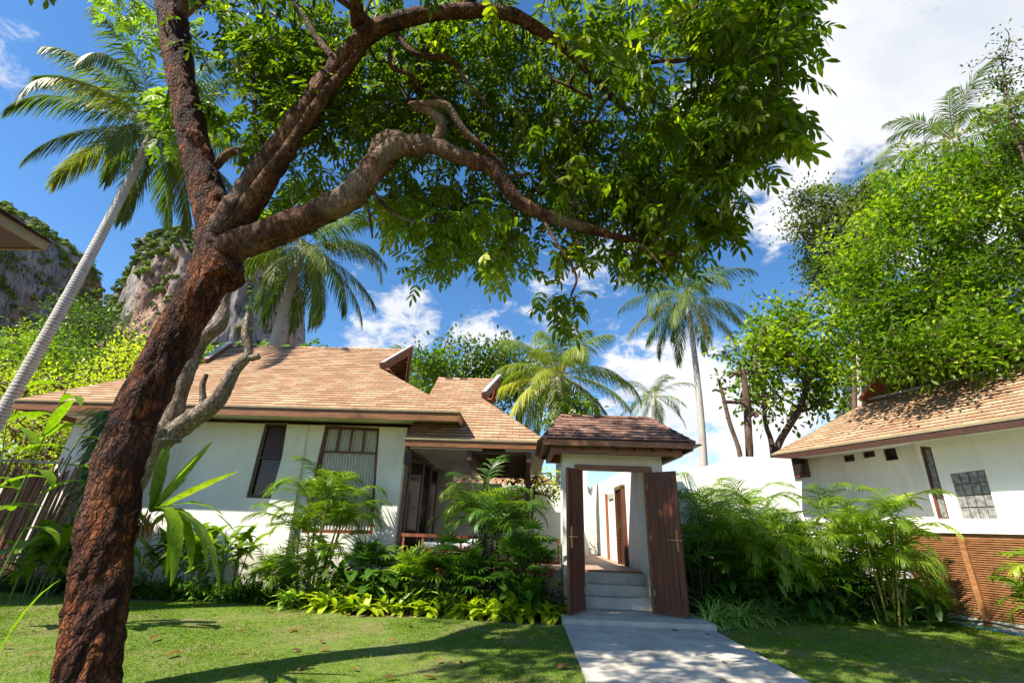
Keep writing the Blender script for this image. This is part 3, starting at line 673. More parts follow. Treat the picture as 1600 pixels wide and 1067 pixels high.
def ringbox(m, x0, x1, y0, y1, z, h, t):
    m.box(((x0 + x1) / 2, y0 + t / 2, z), (x1 - x0, t, h)); m.box(((x0 + x1) / 2, y1 - t / 2, z), (x1 - x0, t, h))
    m.box((x0 + t / 2, (y0 + y1) / 2, z), (t, y1 - y0 - 2 * t, h)); m.box((x1 - t / 2, (y0 + y1) / 2, z), (t, y1 - y0 - 2 * t, h))
m = MB(); ringbox(m, ge[0] + .01, ge[1] - .01, ge[2] + .01, ge[3] - .01, gz - .062, .10, .05); part(m, 'fascia', 'wood_fascia', gate)
m = MB(); m.box((1.68, 9.14, gz - .03), (2.9, 1.9, .02))
for k in range(9): m.box((.4 + k * .32, 8.55, gz - .09), (.05, .62, .09))
part(m, 'soffit', 'wood_dark', gate)
m = MB(); ringbox(m, .46, 2.84, 8.40, 9.9, gz - .155, .12, .09); part(m, 'lower_beam', 'wood_fascia', gate)
def gate_door(hx, ang, lab, mirror):
    # ang: direction of the leaf from its hinge, degrees from +X
    u = Vector((math.cos(R(ang)), math.sin(R(ang)), 0)); n = Vector((u.y, -u.x, 0)); n = n if n.y < 0 else -n
    h = Vector((hx, GY - .1, .13)); Wd, Hh = .57, 2.26
    t = tag(bpy.data.objects.new('door', None), lab); COL.objects.link(t); t.parent = gate
    m = MB(); q = [h, h + u * Wd, h + u * Wd + Vector((0, 0, Hh)), h + Vector((0, 0, Hh))]; inn = frame(m, q, .10, .045, n, -.0225)
    t2 = MB(); q = [p + n * .0 for p in inn]
    for k in range(4):
        a = inn[0].lerp(inn[1], k / 4 + .008); b_ = inn[0].lerp(inn[1], (k + 1) / 4 - .008); mid = (a + b_) / 2
        t2.box((mid.x, mid.y, (inn[0].z + inn[3].z) / 2), ((b_ - a).length, .022, inn[3].z - inn[0].z), rz=math.atan2(u.y, u.x))
    t.location = (0, 0, 0)
    fo = m.build('door_frame', 'wood_door', t); off = -gate.location; fo.data.transform(Matrix.Translation(off))
    po = t2.build('door_panel', 'wood_door', t); po.data.transform(Matrix.Translation(off))
    hd = MB(); hp = h + u * (Wd - .06) + n * .035 + Vector((0, 0, 1.13))
    hd.box(hp, (.045, .012, .30), rz=math.atan2(u.y, u.x)); hd.box(hp + n * .012, (.03, .02, .34), rz=math.atan2(u.y, u.x))
    P = [hp + n * .03 + u * (.10), hp + n * .055, hp + n * .055 - u * .08, hp + n * .04 - u * .16]
    hd.tube(spline(P, 4), .013, 8); ho = hd.build('handle', 'brass', t); ho.data.transform(Matrix.Translation(off))
    for z in (.3, 1.15, 2.0): hg = MB(); hg.box(h + n * .02 + Vector((0, 0, z)), (.02, .03, .10)); go = hg.build('hinge', 'brass', t); go.data.transform(Matrix.Translation(off))
gate_door(2.27, -44, 'right timber door leaf with cross-shaped brass handle', 0)
gate_door(1.06, 180 + 58, 'left timber door leaf folded out against the white pier', 1)
# ---------------------------------------------------------------- white wall right of the gate
wallobj('boundary_wall', 'white stepped boundary wall behind the areca palms', [([(2.62, 10.3, 0), (5.82, 10.3, 0), (5.82, 10.3, 2.95), (4.78, 10.3, 2.97), (3.88, 10.3, 2.72), (3.3, 10.3, 2.5), (2.62, 10.3, 2.3)], (0, .22, 0)), ([(5.8, 10.31, 0), (6.4, 11.6, 0), (6.4, 11.6, 2.6), (5.8, 10.31, 2.9)], (.1, .2, 0))])
# ---------------------------------------------------------------- right house, local frame: s towards the camera, o inwards
D2 = Vector((.354, -.935, 0)).normalized(); N2 = Vector((-.935, -.354, 0)).normalized(); O2 = Vector((7.77, 10.36, 0))
def q2(s, o, z): return O2 + D2 * s - N2 * o + Vector((0, 0, z))
rh = thing('bungalow', 'white bungalow with tan shingle roof and glass-block window on the right', 'house', q2(0, 3, 0))
m = MB(); OF = .30
def rw(px, py, o=OF):
    r = ray(px, py); P0 = O2 - N2 * o; t = (P0 - Vector((0, 0, 0))).xy.dot(N2.xy) / r.xy.dot(N2.xy); q = Vector((0, 0, EYE)) + r * t; return ((q - P0).dot(D2), q.z)
o0 = O2 - N2 * OF
winR = [rw(1465, 811), rw(1484, 811), rw(1454, 698), rw(1436, 697)]; gb = [rw(1504, 811), rw(1560, 811), rw(1538, 733), rw(1483, 740)]
wall_holes(m, o0, D2, N2, [(.56, 0), (4.5, 0), (4.5, 3.4), (.56, 3.4)], [winR, gb], .25)
OB = .62; o1 = O2 - N2 * OB; sm = []
for a in [((1319, 722), (1336, 720), (1334, 709), (1317, 712)), ((1350, 716), (1368, 713), (1365, 703), (1347, 706)), ((1384, 720), (1404, 718), (1398, 698), (1379, 701))]: sm.append([rw(*p, OB) for p in a])
wall_holes(m, o1, D2, N2, [(-3.2, 0), (.40, 0), (.40, 3.42), (-3.2, 3.42)], sm, .25)
P1, P2 = q2(.56, OF, 0), q2(.40, OB, 0)
m.add([tuple(P1), tuple(P2), tuple(P2 + Vector((0, 0, 3.4))), tuple(P1 + Vector((0, 0, 3.4)))], [[0, 1, 2, 3]])
m.prism([q2(-3.2, OB + .01, 0), q2(-3.2, OB + 6, 0), q2(-3.2, OB + 6, 3.4), q2(-3.2, OB + .01, 3.4)], D2 * .2)
part(m, 'wall', 'plaster', rh)
def rwin(pts, o, label=None, pane='glass_dark', fm='wood_door', wd=.04):
    pp = [O2 - N2 * o + D2 * a + Vector((0, 0, z)) for a, z in pts]; f_ = MB(); inn = frame(f_, pp, wd, .07, N2, .03); fo = part(f_, 'window', fm, rh)
    g = MB(); g.add([tuple(p - N2 * .04) for p in inn], [[0, 1, 2, 3]]); part(g, 'pane', pane, fo)
rwin(winR, OF, pane='glass_frost')
for s_ in sm: rwin(s_, OB, wd=.03)
rwin([(-2.9, 2.85), (-2.2, 2.85), (-2.2, 3.3), (-2.9, 3.3)], OB - .10, wd=.05)
bl, br, tr, tl = [O2 - N2 * (OF + .03) + D2 * a + Vector((0, 0, z)) for a, z in gb]
lerp = lambda a, b, t: a + (b - a) * t
gm = MB()
for i in range(4):
    for j in range(4):
        c00 = lerp(lerp(bl, br, (i + .05) / 4), lerp(tl, tr, (i + .05) / 4), (j + .05) / 4); c10 = lerp(lerp(bl, br, (i + .95) / 4), lerp(tl, tr, (i + .95) / 4), (j + .05) / 4)
        c11 = lerp(lerp(bl, br, (i + .95) / 4), lerp(tl, tr, (i + .95) / 4), (j + .95) / 4); c01 = lerp(lerp(bl, br, (i + .05) / 4), lerp(tl, tr, (i + .05) / 4), (j + .95) / 4)
        gm.prism([c00, c10, c11, c01], -N2 * .06)
gbo = part(gm, 'glass_blocks', 'glass_frost', rh)
m = MB(); m.prism([p - N2 * .035 for p in (bl, br, tr, tl)], -N2 * .03); part(m, 'block_mortar', 'trim_olive', rh)
# roof: hip end facing the camera side, open gable above
e0, e1 = q2(-2.35, -.42, 3.37), q2(4.4, -.42, 3.37); g0, g1 = q2(-.85, 1.45, 4.66), q2(2.6, 1.45, 4.66)
def sol(px, py, A, Bv, Nn):   # point on plane
    r = ray(px, py); c0 = Vector((0, 0, EYE)); return c0 + r * ((A - c0).dot(Nn) / r.dot(Nn))
m = MB(); slope(m, e0, e1, g0, g1); 
bk0 = q2(-2.35, 9, 3.37); rk = q2(-.85, 7, 4.66); apx = q2(.9, 1.45, 6.15); apb = q2(.9, 8, 6.15)
slope(m, bk0, e0, rk, g0); slope(m, rk, g0, apb, apx); slope(m, g1, q2(2.6, 7, 4.66), apx, apb)
ro = part(m, 'roof', 'shingle_tan', rh)
m = MB(); ridgecap(m, e0, g0, D2, -N2, .1); part(m, 'ridge_cap', 'shingle_tan', ro)
m = MB(); m.bar(g0 + N2 * .12, apx + N2 * .12, .07, .42, up=N2); part(m, 'verge_board', 'wood_red', ro); m = MB(); m.bar(g1 + N2 * .12, apx + N2 * .12, .05, .24, up=N2); part(m, 'verge_board', 'wood_dark', ro)
m = MB(); m.bar(g0 + N2 * .05 + Vector((0, 0, .03)), g1 + N2 * .05 + Vector((0, 0, .03)), .10, .05); part(m, 'flashing', 'trim_grey', ro)
m = MB(); m.add([tuple(g0 - N2 * .4), tuple(g1 - N2 * .4), tuple(apx - N2 * .4 - Vector((0, 0, .1)))], [[0, 1, 2]]); part(m, 'gable_panel', 'wood_dark', ro)
m = MB(); m.bar(e0 - Vector((0, 0, .09)), e1 - Vector((0, 0, .09)), .04, .15); m.bar(e0 - Vector((0, 0, .09)) - N2 * .03, bk0 - Vector((0, 0, .09)), .04, .15); part(m, 'fascia', 'wood_dark', rh)
m = MB(); m.bar(e0 + N2 * .02 - Vector((0, 0, .012)), e1 + N2 * .02 - Vector((0, 0, .012)), .03, .045); part(m, 'drip_edge', 'trim_olive', rh)
m = MB(); m.prism([q2(-2.2, -.36, 3.31), q2(4.4, -.36, 3.31), q2(4.4, .9, 3.31), q2(-2.2, .9, 3.31)], (0, 0, .02)); part(m, 'soffit', 'plaster', rh)
# fence
sf = thing('slatted_fence', 'brown horizontal slatted timber screen under a white coping on the right', 'fence', q2(1, 0, 0))
m = MB(); m.prism([q2(0, 0, 0), q2(4, 0, 0), q2(4, .2, 0), q2(0, .2, 0)], (0, 0, .15)); part(m, 'base', 'concrete', sf)
m = MB(); m.prism([q2(.0, -.06, 1.54), q2(4, -.06, 1.54), q2(4, .295, 1.54), q2(.0, .295, 1.54)], (0, 0, .25)); part(m, 'coping', 'plaster', sf)
m = MB(); m.bar(q2(.02, 0.01, 1.49), q2(4, .01, 1.49), .035, .09); 
for k in range(34):
    z = .175 + k * .0378; m.bar(q2(.03, .012, z), q2(4, .012, z), .03, .021)
part(m, 'slats', 'wood_slat', sf)
m = MB(); m.prism([q2(.03, .12, .15), q2(4, .12, .15), q2(4, .12, 1.53), q2(.03, .12, 1.53)], -N2 * .02); part(m, 'backing', 'wood_dark', sf)
for a in (1.06, 2.7):
    m = MB(); m.box(q2(a, -.03, .77), (.09, .07, 1.5), rz=math.atan2(D2.y, D2.x)); part(m, 'post', 'wood_slat', sf)
m = MB(); m.prism([q2(-.22, -.10, 0), q2(.02, -.10, 0), q2(.02, .25, 0), q2(-.22, .25, 0)], (0, 0, 1.50)); part(m, 'end_pier', 'plaster', sf)
c = MB(); c.tube(spline([q2(.1, -.06, .10), q2(.6, -.08, .08), q2(1.1, -.07, .115), q2(1.8, -.08, .09), q2(2.6, -.08, .1)], 8), .014, 8); tag(c.build('garden_hose', 'metal_dark'), 'dark hose running along the foot of the slatted fence', 'hose')
c = MB(); c.tube(spline([q2(.75, -.22, .03), q2(.9, -.3, .035), q2(1.15, -.2, .03), q2(1.5, -.26, .03), q2(1.7, -.22, .03)], 6), .012, 8); tag(c.build('blue_pipe', 'plastic_blue'), 'short blue pipe lying in the grass by the slatted fence', 'pipe')
c = MB(); a = at(1391, 893, Y=9.5); bb = at(1423, 968, Y=9.15); c.tube([bb, a], .018, 8); tag(c.build('support_stake', 'pvc_white'), 'pale leaning stake propping the areca palm by the fence', 'stake')
# bin behind the palm
c = MB(); bx = q2(-.38, -.3, 0); c.tube([bx, bx + Vector((0, 0, .02)), bx + Vector((0, 0, .42)), bx + Vector((0, 0, .43)), bx + Vector((0, 0, .47))], [.13, .14, .17, .19, .19], 20); tag(c.build('plant_pot', 'metal_dark'), 'black plastic pot standing beside the end of the slatted fence', 'pot')
# ---------------------------------------------------------------- neighbour's eave, top left
lh = thing('neighbour_house', 'corner of a brown eave with cream fascia at the upper left edge', 'house', (-13, 8, 0))
C0 = at(68, 391, Y=8); z0 = C0.z; m = MB()
P = [C0, C0 + Vector((0, -3, 0)), C0 + Vector((-4, -3, 0)), C0 + Vector((-4, 0, 0))]
m.prism([p + Vector((0, 0, .02)) for p in P], (0, 0, .05)); part(m, 'soffit', 'wood_dark', lh)
m = MB(); m.box((C0.x, C0.y - 1.5, z0 + .10), (.05, 3.0, .20)); m.box((C0.x - 2, C0.y, z0 + .10), (4.05, .05, .20)); part(m, 'fascia', 'trim_olive', lh)
m = MB(); slope(m, C0 + Vector((.08, .05, .2)), C0 + Vector((.08, -3.2, .2)), C0 + Vector((-2, -1, 1.4)), C0 + Vector((-2, -3.2, 1.4))); slope(m, C0 + Vector((-4, .05, .2)), C0 + Vector((.08, .05, .2)), C0 + Vector((-4, -1, 1.4)), C0 + Vector((-2, -1, 1.4))); part(m, 'roof', 'shingle_brown', lh)
m = MB(); m.box((C0.x - 2.5, C0.y - 2.0, z0 / 2), (2.6, 2.0, z0)); part(m, 'wall', 'plaster', lh)
# ---------------------------------------------------------------- bamboo fence, left
bf = thing('bamboo_fence', 'weathered bamboo pole fence at the left edge of the garden', 'fence', (-11, 9.6, 0))
fa, fb_ = Vector((-13.6, 9.35, 0)), Vector((-9.2, 10.2, 0)); nP = 135
for k in range(nP):
    t = k / (nP - 1); p = fa.lerp(fb_, t); h = 2.2 + random.uniform(-.16, .12); r = random.uniform(.018, .028)
    if random.random() < .07: h += random.uniform(.2, .45)
    tl_ = Vector((random.uniform(-.05, .12) + .1, random.uniform(-.06, .06), 0)) * 1.4; m = MB(); zs = np.linspace(0, 1, 9)
    m.tube([p + tl_ * z + Vector((0, 0, h * z)) for z in zs], [r * (1.12 if i % 2 else 1) for i in range(9)], 7); part(m, 'bamboo_pole', 'bamboo', bf)
m = MB(); m.bar(fa + Vector((0, .09, 2.36)), fb_ + Vector((0, .09, 2.36)), .04, .05); m.bar(fa + Vector((0, .09, .7)), fb_ + Vector((0, .09, .7)), .04, .05); part(m, 'rail', 'trim_grey', bf)
# ================================================================ THE BIG TREE
def A3(px, py, Y): return np.array(at(px, py, Y=Y))
RNG = np.random.default_rng(11); random.seed(11)
bt = thing('garden_tree', 'large leaning red-barked shade tree with spreading limbs in the left foreground', 'tree', A3(150, 1090, 4.3))
T0 = [A3(140, 1130, 4.25), A3(141, 1060, 4.25), A3(152, 950, 4.3), A3(168, 820, 4.35), A3(198, 692, 4.4), A3(255, 560, 4.5), A3(312, 460, 4.55), A3(342, 395, 4.6)]
wpx = [134, 126, 115, 98, 84, 73, 70, 74]
def rad(p, px): q = Vector(p) - Vector((0, 0, EYE)); zc = -(CM.transposed() @ q).z; return px * zc / FPX / 2 * zc / q.length
def limb(mb, pts, w, sides=20, n=10, amp=.13, ns=5, seed=0, ridge=.8):
    P = spline(pts, n); rr = [rad(p, x) for p, x in zip(pts, w)]; r = np.interp(np.arange(len(P)) / n, np.arange(len(rr)), rr); mb.tube(P, r, sides, amp, ns, seed=seed, ridge=ridge); return P
m = MB(); nodes = []
limb(m, T0, wpx, 72, 34, .12, 5.5, 3, 1.4); part(m, 'trunk', 'bark_red', bt, True)
m = MB(); nodes += list(limb(m, [A3(348, 440, 4.57), A3(332, 330, 4.62), A3(305, 230, 4.6), A3(285, 130, 4.5), A3(268, 20, 4.4), A3(245, -90, 4.2), A3(215, -230, 4.0)], [72, 64, 56, 50, 58, 44, 30], 44, 26, .13, 5, 5, 1.4)[30:]); part(m, 'limb', 'bark_red', bt, True)
L1 = [A3(330, 418, 4.6), A3(365, 388, 4.55), A3(430, 362, 4.5), A3(495, 335, 4.4), A3(548, 305, 4.3), A3(585, 262, 4.25), A3(620, 232, 4.2), A3(680, 228, 4.15), A3(712, 243, 4.15), A3(770, 265, 4.2), A3(805, 310, 4.3), A3(850, 335, 4.4), A3(920, 358, 4.5), A3(1000, 380, 4.6), A3(1060, 400, 4.7)]
L2 = [A3(345, 370, 4.6), A3(375, 330, 4.5), A3(420, 262, 4.4), A3(470, 190, 4.2), A3(520, 120, 4.1), A3(575, 55, 3.95), A3(640, 28, 3.8), A3(720, 18, 3.7), A3(795, 22, 3.7), A3(850, 52, 3.8), A3(900, 90, 3.9), A3(935, 132, 4.0), A3(980, 175, 4.1)]
m = MB(); P1 = limb(m, L1, [70, 58, 50, 47, 46, 44, 38, 30, 26, 25, 22, 20, 15, 10, 6], 30, 16, .16, 6, 7, 1.1); part(m, 'limb', 'bark_limb', bt, True)
m = MB(); P2 = limb(m, L2, [64, 62, 52, 46, 44, 36, 30, 27, 25, 20, 17, 14, 8], 30, 16, .16, 6, 8, 1.1)
limb(m, [A3(362, 352, 4.45), A3(405, 292, 4.3), A3(448, 235, 4.2), A3(500, 160, 4.05), A3(560, 85, 3.95)], [26, 24, 22, 20, 16], 14, 12, .2, 7, 21, 1); part(m, 'limb', 'bark_limb', bt, True)
nodes += list(P1[60:]) + list(P2[60:])
m = MB(); nodes += list(limb(m, [np.array(T0[-1]) * .0 + A3(262, 10, 4.4), A3(240, -70, 4.0), np.array([-5.2, 2.6, 7.6]), np.array([-5.9, 1.9, 7.6]), np.array([-6.6, 1.2, 7.4])], [30, 26, 20, 16, 10], 14, 10, .15, 6, 60, .8)[10:]); part(m, 'branch', 'bark_limb', bt, True)  # branch added mostly out of view to hold the trunk-shading leaves
m = MB(); nodes += list(limb(m, [A3(560, 40, 3.95), np.array([-2.1, 3.0, 7.5]), np.array([-1.8, 2.6, 7.3]), np.array([-.8, 1.4, 7.4]), np.array([.6, .8, 7.2])], [30, 26, 20, 16, 10], 14, 10, .15, 6, 61, .8)[10:]); part(m, 'branch', 'bark_limb', bt, True)
subs = [([(585, 262, 4.25), (600, 225, 4.2), (625, 218, 4.15), (640, 235, 4.1)], [34, 38, 28, 8]),
        ([(650, 238, 4.15), (682, 218, 4.1), (688, 190, 4.05), (665, 172, 4.0), (642, 165, 3.95), (670, 162, 3.95), (700, 168, 4.0), (725, 205, 4.1), (760, 235, 4.2), (790, 262, 4.3)], [22, 20, 18, 16, 13, 13, 14, 12, 9, 6]),
        ([(590, 45, 3.9), (560, 20, 3.8), (520, -10, 3.6), (470, -60, 3.5)], [16, 15, 12, 8]),
        ([(620, 55, 3.9), (650, 85, 3.9), (700, 92, 4.0), (730, 128, 4.1), (765, 170, 4.3)], [12, 10, 9, 7, 4]),
        ([(608, 78, 3.95), (612, 105, 4.0), (640, 118, 4.1), (660, 140, 4.2), (700, 160, 4.3)], [9, 8, 8, 6, 4]),
        ([(520, 90, 4.1), (495, 60, 4.1), (470, 20, 4.0), (430, -20, 3.9)], [14, 12, 10, 8]),
        ([(270, 30, 4.4), (330, -20, 4.2), (400, -60, 4.0)], [34, 26, 20]), ([(420, 262, 4.4), (400, 190, 4.5), (395, 120, 4.6), (375, 60, 4.7)], [12, 10, 8, 5]),
        ([(335, 262, 4.6), (358, 240, 4.55), (378, 240, 4.5), (390, 280, 4.5), (398, 310, 4.45)], [16, 15, 13, 11, 10]),
        ([(985, 370, 4.5), (1020, 400, 4.5), (1035, 420, 4.5)], [9, 6, 3]), ([(840, 330, 4.4), (870, 380, 4.4), (900, 430, 4.45), (892, 462, 4.5)], [7, 5, 4, 3]),
        ([(575, 290, 4.3), (610, 330, 4.4), (640, 345, 4.5), (680, 350, 4.6)], [7, 6, 4, 3]), ([(570, 305, 4.3), (578, 340, 4.3), (582, 372, 4.3)], [7, 5, 3]), ([(1090, -20, 3.2), (1085, 30, 3.3), (1083, 90, 3.4), (1080, 140, 3.6)], [14, 10, 7, 4]),
        ([(935, 132, 4.0), (1010, 100, 3.7), (1090, 95, 3.5), (1160, 110, 3.4), (1190, 130, 3.4)], [9, 8, 6, 5, 3]), ([(720, 18, 3.7), (800, -60, 3.4), (950, -60, 3.2), (1090, -20, 3.2), (1200, -10, 3.1)], [18, 16, 15, 13, 9])]
for i, (p, w_) in enumerate(subs): m = MB(); nodes += list(limb(m, [A3(*a) for a in p], w_, 12, 8, .18, 8, 30 + i, .8)); part(m, 'branch', 'bark_limb', bt, True)
dark = [(560, 110, 160, 105, 4.3, 5.0, 130), (680, 110, 190, 105, 4.4, 5.9, 130), (800, 130, 200, 120, 4.3, 5.5, 170), (720, 235, 200, 75, 4.7, 6.2, 120), (980, 170, 160, 150, 3.8, 5.0, 88), (950, 290, 130, 75, 4.6, 5.8, 62), (450, 150, 90, 100, 4.2, 4.8, 80), (1060, 260, 90, 90, 3.8, 5.0, 50), (1040, 335, 75, 45, 4.5, 6.0, 45), (400, 50, 120, 60, 4.3, 4.9, 50), (860, 330, 100, 40, 4.8, 6.2, 36), (800, 20, 320, 60, 3.8, 5.0, 45), (890, 478, 16, 14, 4.4, 4.6, 6), (880, 385, 30, 20, 4.5, 4.8, 6), (1040, 395, 70, 20, 4.6, 5.2, 14)]
edge = [(1180, 50, 75, 55, 2.7, 3.6, 30), (1245, 20, 42, 30, 2.7, 3.4, 14), (1160, 150, 70, 55, 2.9, 3.8, 20), (1220, 190, 45, 30, 3.0, 3.8, 14), (1130, 240, 55, 50, 3.2, 4.0, 18), (1140, 60, 60, 60, 2.8, 4, 10), (990, 400, 60, 18, 4.4, 5.2, 8), (1000, 60, 120, 60, 2.9, 3.6, 14), (1080, 170, 80, 50, 3.2, 3.9, 12), (1120, 330, 30, 30, 4.2, 4.8, 10)]
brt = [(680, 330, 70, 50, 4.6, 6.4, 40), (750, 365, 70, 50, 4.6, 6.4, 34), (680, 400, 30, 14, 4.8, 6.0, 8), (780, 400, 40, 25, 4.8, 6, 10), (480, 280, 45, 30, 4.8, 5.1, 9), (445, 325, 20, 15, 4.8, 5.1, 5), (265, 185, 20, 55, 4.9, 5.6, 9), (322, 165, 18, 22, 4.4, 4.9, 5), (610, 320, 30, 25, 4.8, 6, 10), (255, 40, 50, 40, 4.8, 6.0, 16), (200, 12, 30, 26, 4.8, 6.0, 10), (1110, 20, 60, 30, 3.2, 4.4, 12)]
over = []
for _ in range(270): a = random.uniform(0, 6.28); r = math.sqrt(random.random()); over.append([-1.5 + 4.2 * r * math.cos(a), 2.6 + 2.4 * r * math.sin(a), random.uniform(6.6, 8.6)])
for _ in range(4): a = random.uniform(0, 6.28); r = math.sqrt(random.random()); over.append([-6.5 + 1.5 * r * math.cos(a), 1.4 + 1.1 * r * math.sin(a), random.uniform(6.3, 7.8)])  # unseen leaf clusters added to throw shade on the lower trunk
over = [p for p in over if p[2] > 1.4 + max(p[1], 0) * 1.66 + .2]
cd, ce, cb = blobs(dark), blobs(edge), blobs(brt)
m = MB(); twigs(m, nodes, 0, np.concatenate([cd, ce, cb, np.array(over)]), .0045, mi=1); LLF, LWF = .135, .045
compound(m, cd, 4, .28, LLF, LWF, 4, .10, RNG.beta(1.8, 2.2, len(cd))); compound(m, ce, 5, .28, LLF, LWF, 5, .08, RNG.beta(2, 2.2, len(ce))); compound(m, np.array(over), 5, .30, .15, .055, 4, .16)
part(m, 'crown', ['leaf_tree', 'twig'], bt)
m = MB(); compound(m, cb, 6, .26, LLF, LWF, 4, .10, RNG.beta(2, 2, len(cb))); part(m, 'sun_tinted_leaves', 'leaf_lime', bt)  # sunlit look put into the colour: lighter leaf material than the crown
# ---------------------------------------------------------------- grey pollarded tree behind it
g = thing('pollarded_tree', 'grey mottled cut-back tree with two bare limbs in front of the villa', 'tree', (-5.3, 7.4, 0))
m = MB(); Yg = 7.6
limb(m, [A3(150, 935, Yg), A3(178, 800, Yg), A3(228, 712, Yg), A3(264, 668, Yg)], [66, 60, 58, 54], 28, 18, .1, 7, 40, 1); part(m, 'trunk', 'bark_grey', g, True)
m = MB(); limb(m, [A3(262, 690, Yg), A3(277, 620, Yg), A3(310, 540, Yg), A3(345, 505, Yg), A3(350, 470, Yg), A3(362, 440, Yg)], [46, 34, 26, 24, 18, 12], 22, 14, .12, 8, 41, 1); part(m, 'limb', 'bark_grey', g, True)
m = MB(); limb(m, [A3(262, 680, Yg), A3(300, 655, Yg), A3(340, 625, Yg - .1), A3(365, 580, Yg - .1), A3(388, 553, Yg - .1), A3(384, 520, Yg - .1), A3(390, 490, Yg - .1)], [44, 36, 30, 22, 16, 13, 11], 22, 14, .12, 8, 42, 1)
limb(m, [A3(384, 560, Yg - .1), A3(400, 558, Yg - .1), A3(405, 556, Yg - .1)], [14, 12, 11], 12, 6, .1, 8, 43); limb(m, [A3(318, 640, Yg), A3(316, 605, Yg - .05), A3(322, 585, Yg - .05)], [14, 11, 8], 12, 6, .2, 8, 44)
part(m, 'limb', 'bark_grey', g, True)
# bird's nest fern on the trunk
def strapleaf(mb, base, az, el, L, W_, drop, v=.5, wave=.15, nseg=10, fold=.25):
    d = np.array([math.cos(el) * math.cos(az), math.cos(el) * math.sin(az), math.sin(el)]); u = np.array([-math.sin(el) * math.cos(az), -math.sin(el) * math.sin(az), math.cos(el)])
    mb.blades([base], d, u, L, W_, drop, nseg, lambda t: max(.03, math.sin(math.pi * (t * .93 + .05)) ** .75), fold, True, np.array([v]), wave=wave)
FS = 1.0
fn = thing('birds_nest_fern', "bird's nest fern with long yellow-green straps growing on the big tree trunk", 'fern', A3(232, 800, 4.45))
fb0 = A3(236, 800, 4.5)
for tx, ty, dY, W_, dr, v in [(265, 697, .1, .16, .15, .45), (255, 700, .3, .13, .1, .4), (308, 712, .1, .075, .1, .8), (368, 734, -.1, .075, .15, .85), (330, 690, .3, .08, .1, .6), (298, 870, .0, .11, 2.6, .35), (330, 860, .1, .13, 2.2, .5), (355, 875, -.2, .10, 1.9, .3), (282, 868, -.3, .12, 3, .4), (345, 780, .2, .11, 1.2, .55), (260, 880, -.2, .10, 3.2, .3), (310, 800, .3, .1, 1.5, .2), (290, 745, .3, .09, .3, .5)]:
    tip = A3(tx, ty, 4.5 + dY); dv = tip - fb0; L = np.linalg.norm(dv) * (1 + .12 * dr); d0 = dv / np.linalg.norm(dv) + np.array([0, 0, .38 * dr]); m = MB()
    u = np.cross(np.cross(d0, [0, 0, 1.]), d0) + RNG.normal(0, .3, 3); m.blades([fb0], d0, u, L, W_ * FS, dr * 1.05, 12, lambda t: max(.04, math.sin(math.pi * (t * .93 + .05)) ** .8), .22, True, np.array([v]), wave=.12); part(m, 'frond', 'leaf_lime', fn, True)
m = MB(); m.blades(fb0 + RNG.normal(0, .05, (70, 3)) + [-.02, 0, -.06], RNG.normal(0, 1, (70, 3)) + [.5, 0, -.8], (0, .2, 1), .16, .015, 1.5, 4, None, .2, False); part(m, 'root_mass', 'leaf_brown', fn)
lf = MB(); strapleaf(lf, A3(95, 905, 3.9), R(195), R(-35), .62, .035, 2.2, .6, .2, 14); tag(lf.build('hanging_leaf', 'leaf_lime', smooth=True), 'single long pale leaf dangling beside the foot of the big tree', 'leaf')
# ================================================================ PALMS
coconut('grey leaning coconut palm with its crown in the upper left sky', A3(-75, 780, 10.6), A3(240, 205, 11.8), .155, .12, 24, 4.2, seed=3, bend=.15, elr=(-.8, 1.2), nl=90, ll=1.15, hang=2.2)
coconut('coconut palm with drooping green fronds rising behind the villa roof', at(410, 640, Y=18), at(474, 388, Y=18), .24, .18, 30, 4.6, seed=5, bend=-.2, elr=(-1.15, 1.1), nl=78, ll=1.2, hang=1.7)
coconut('yellow-green coconut palm rising behind the veranda roof', at(880, 800, Y=18), at(873, 590, Y=18), .24, .18, 28, 3.6, 'leaf_palm_yellow', seed=8, elr=(-1.1, 1.45), nl=74, ll=1.0, hang=1.6)
coconut('tall slender coconut palm standing between gate roof and right trees', at(1103, 830, Y=24), at(1072, 468, Y=24), .2, .13, 24, 4.5, seed=13, bend=.25, elr=(-.85, 1.2), nl=60, ll=1.2, hang=1.6)
coconut('distant palm low between the gate roof and the tall coconut palm', at(1022, 800, Y=30), at(1022, 622, Y=30), .22, .16, 16, 3.0, seed=14, nl=36)
coconut('palm tip peeping over the villa ridge left of the gable', at(620, 700, Y=28), at(622, 572, Y=28), .2, .15, 16, 2.2, seed=15, nl=30)
coconut('grey-green palm towering over the big round tree at upper right', at(1490, 700, Y=13.5), at(1492, 222, Y=13.5), .2, .15, 18, 3.3, seed=16, nl=56, elr=(-.5, 1.4))
coconut('pale palm half hidden behind the left edge of the right-hand tree', at(1345, 700, Y=15.5), at(1345, 318, Y=15.5), .2, .15, 16, 2.7, 'leaf_palm_yellow', seed=17, nl=50)
coconut('palm drooping behind the bungalow roof beside the red gable board', at(1330, 800, Y=20), at(1345, 600, Y=20), .22, .17, 18, 3.8, 'leaf_palm_yellow', seed=18, nl=46, elr=(-1.0, .9))
coconut('second palm drooping behind the trees above the bungalow gable', at(1400, 800, Y=22), at(1390, 480, Y=22), .22, .17, 18, 3.8, seed=19, nl=40, elr=(-1.0, .9))
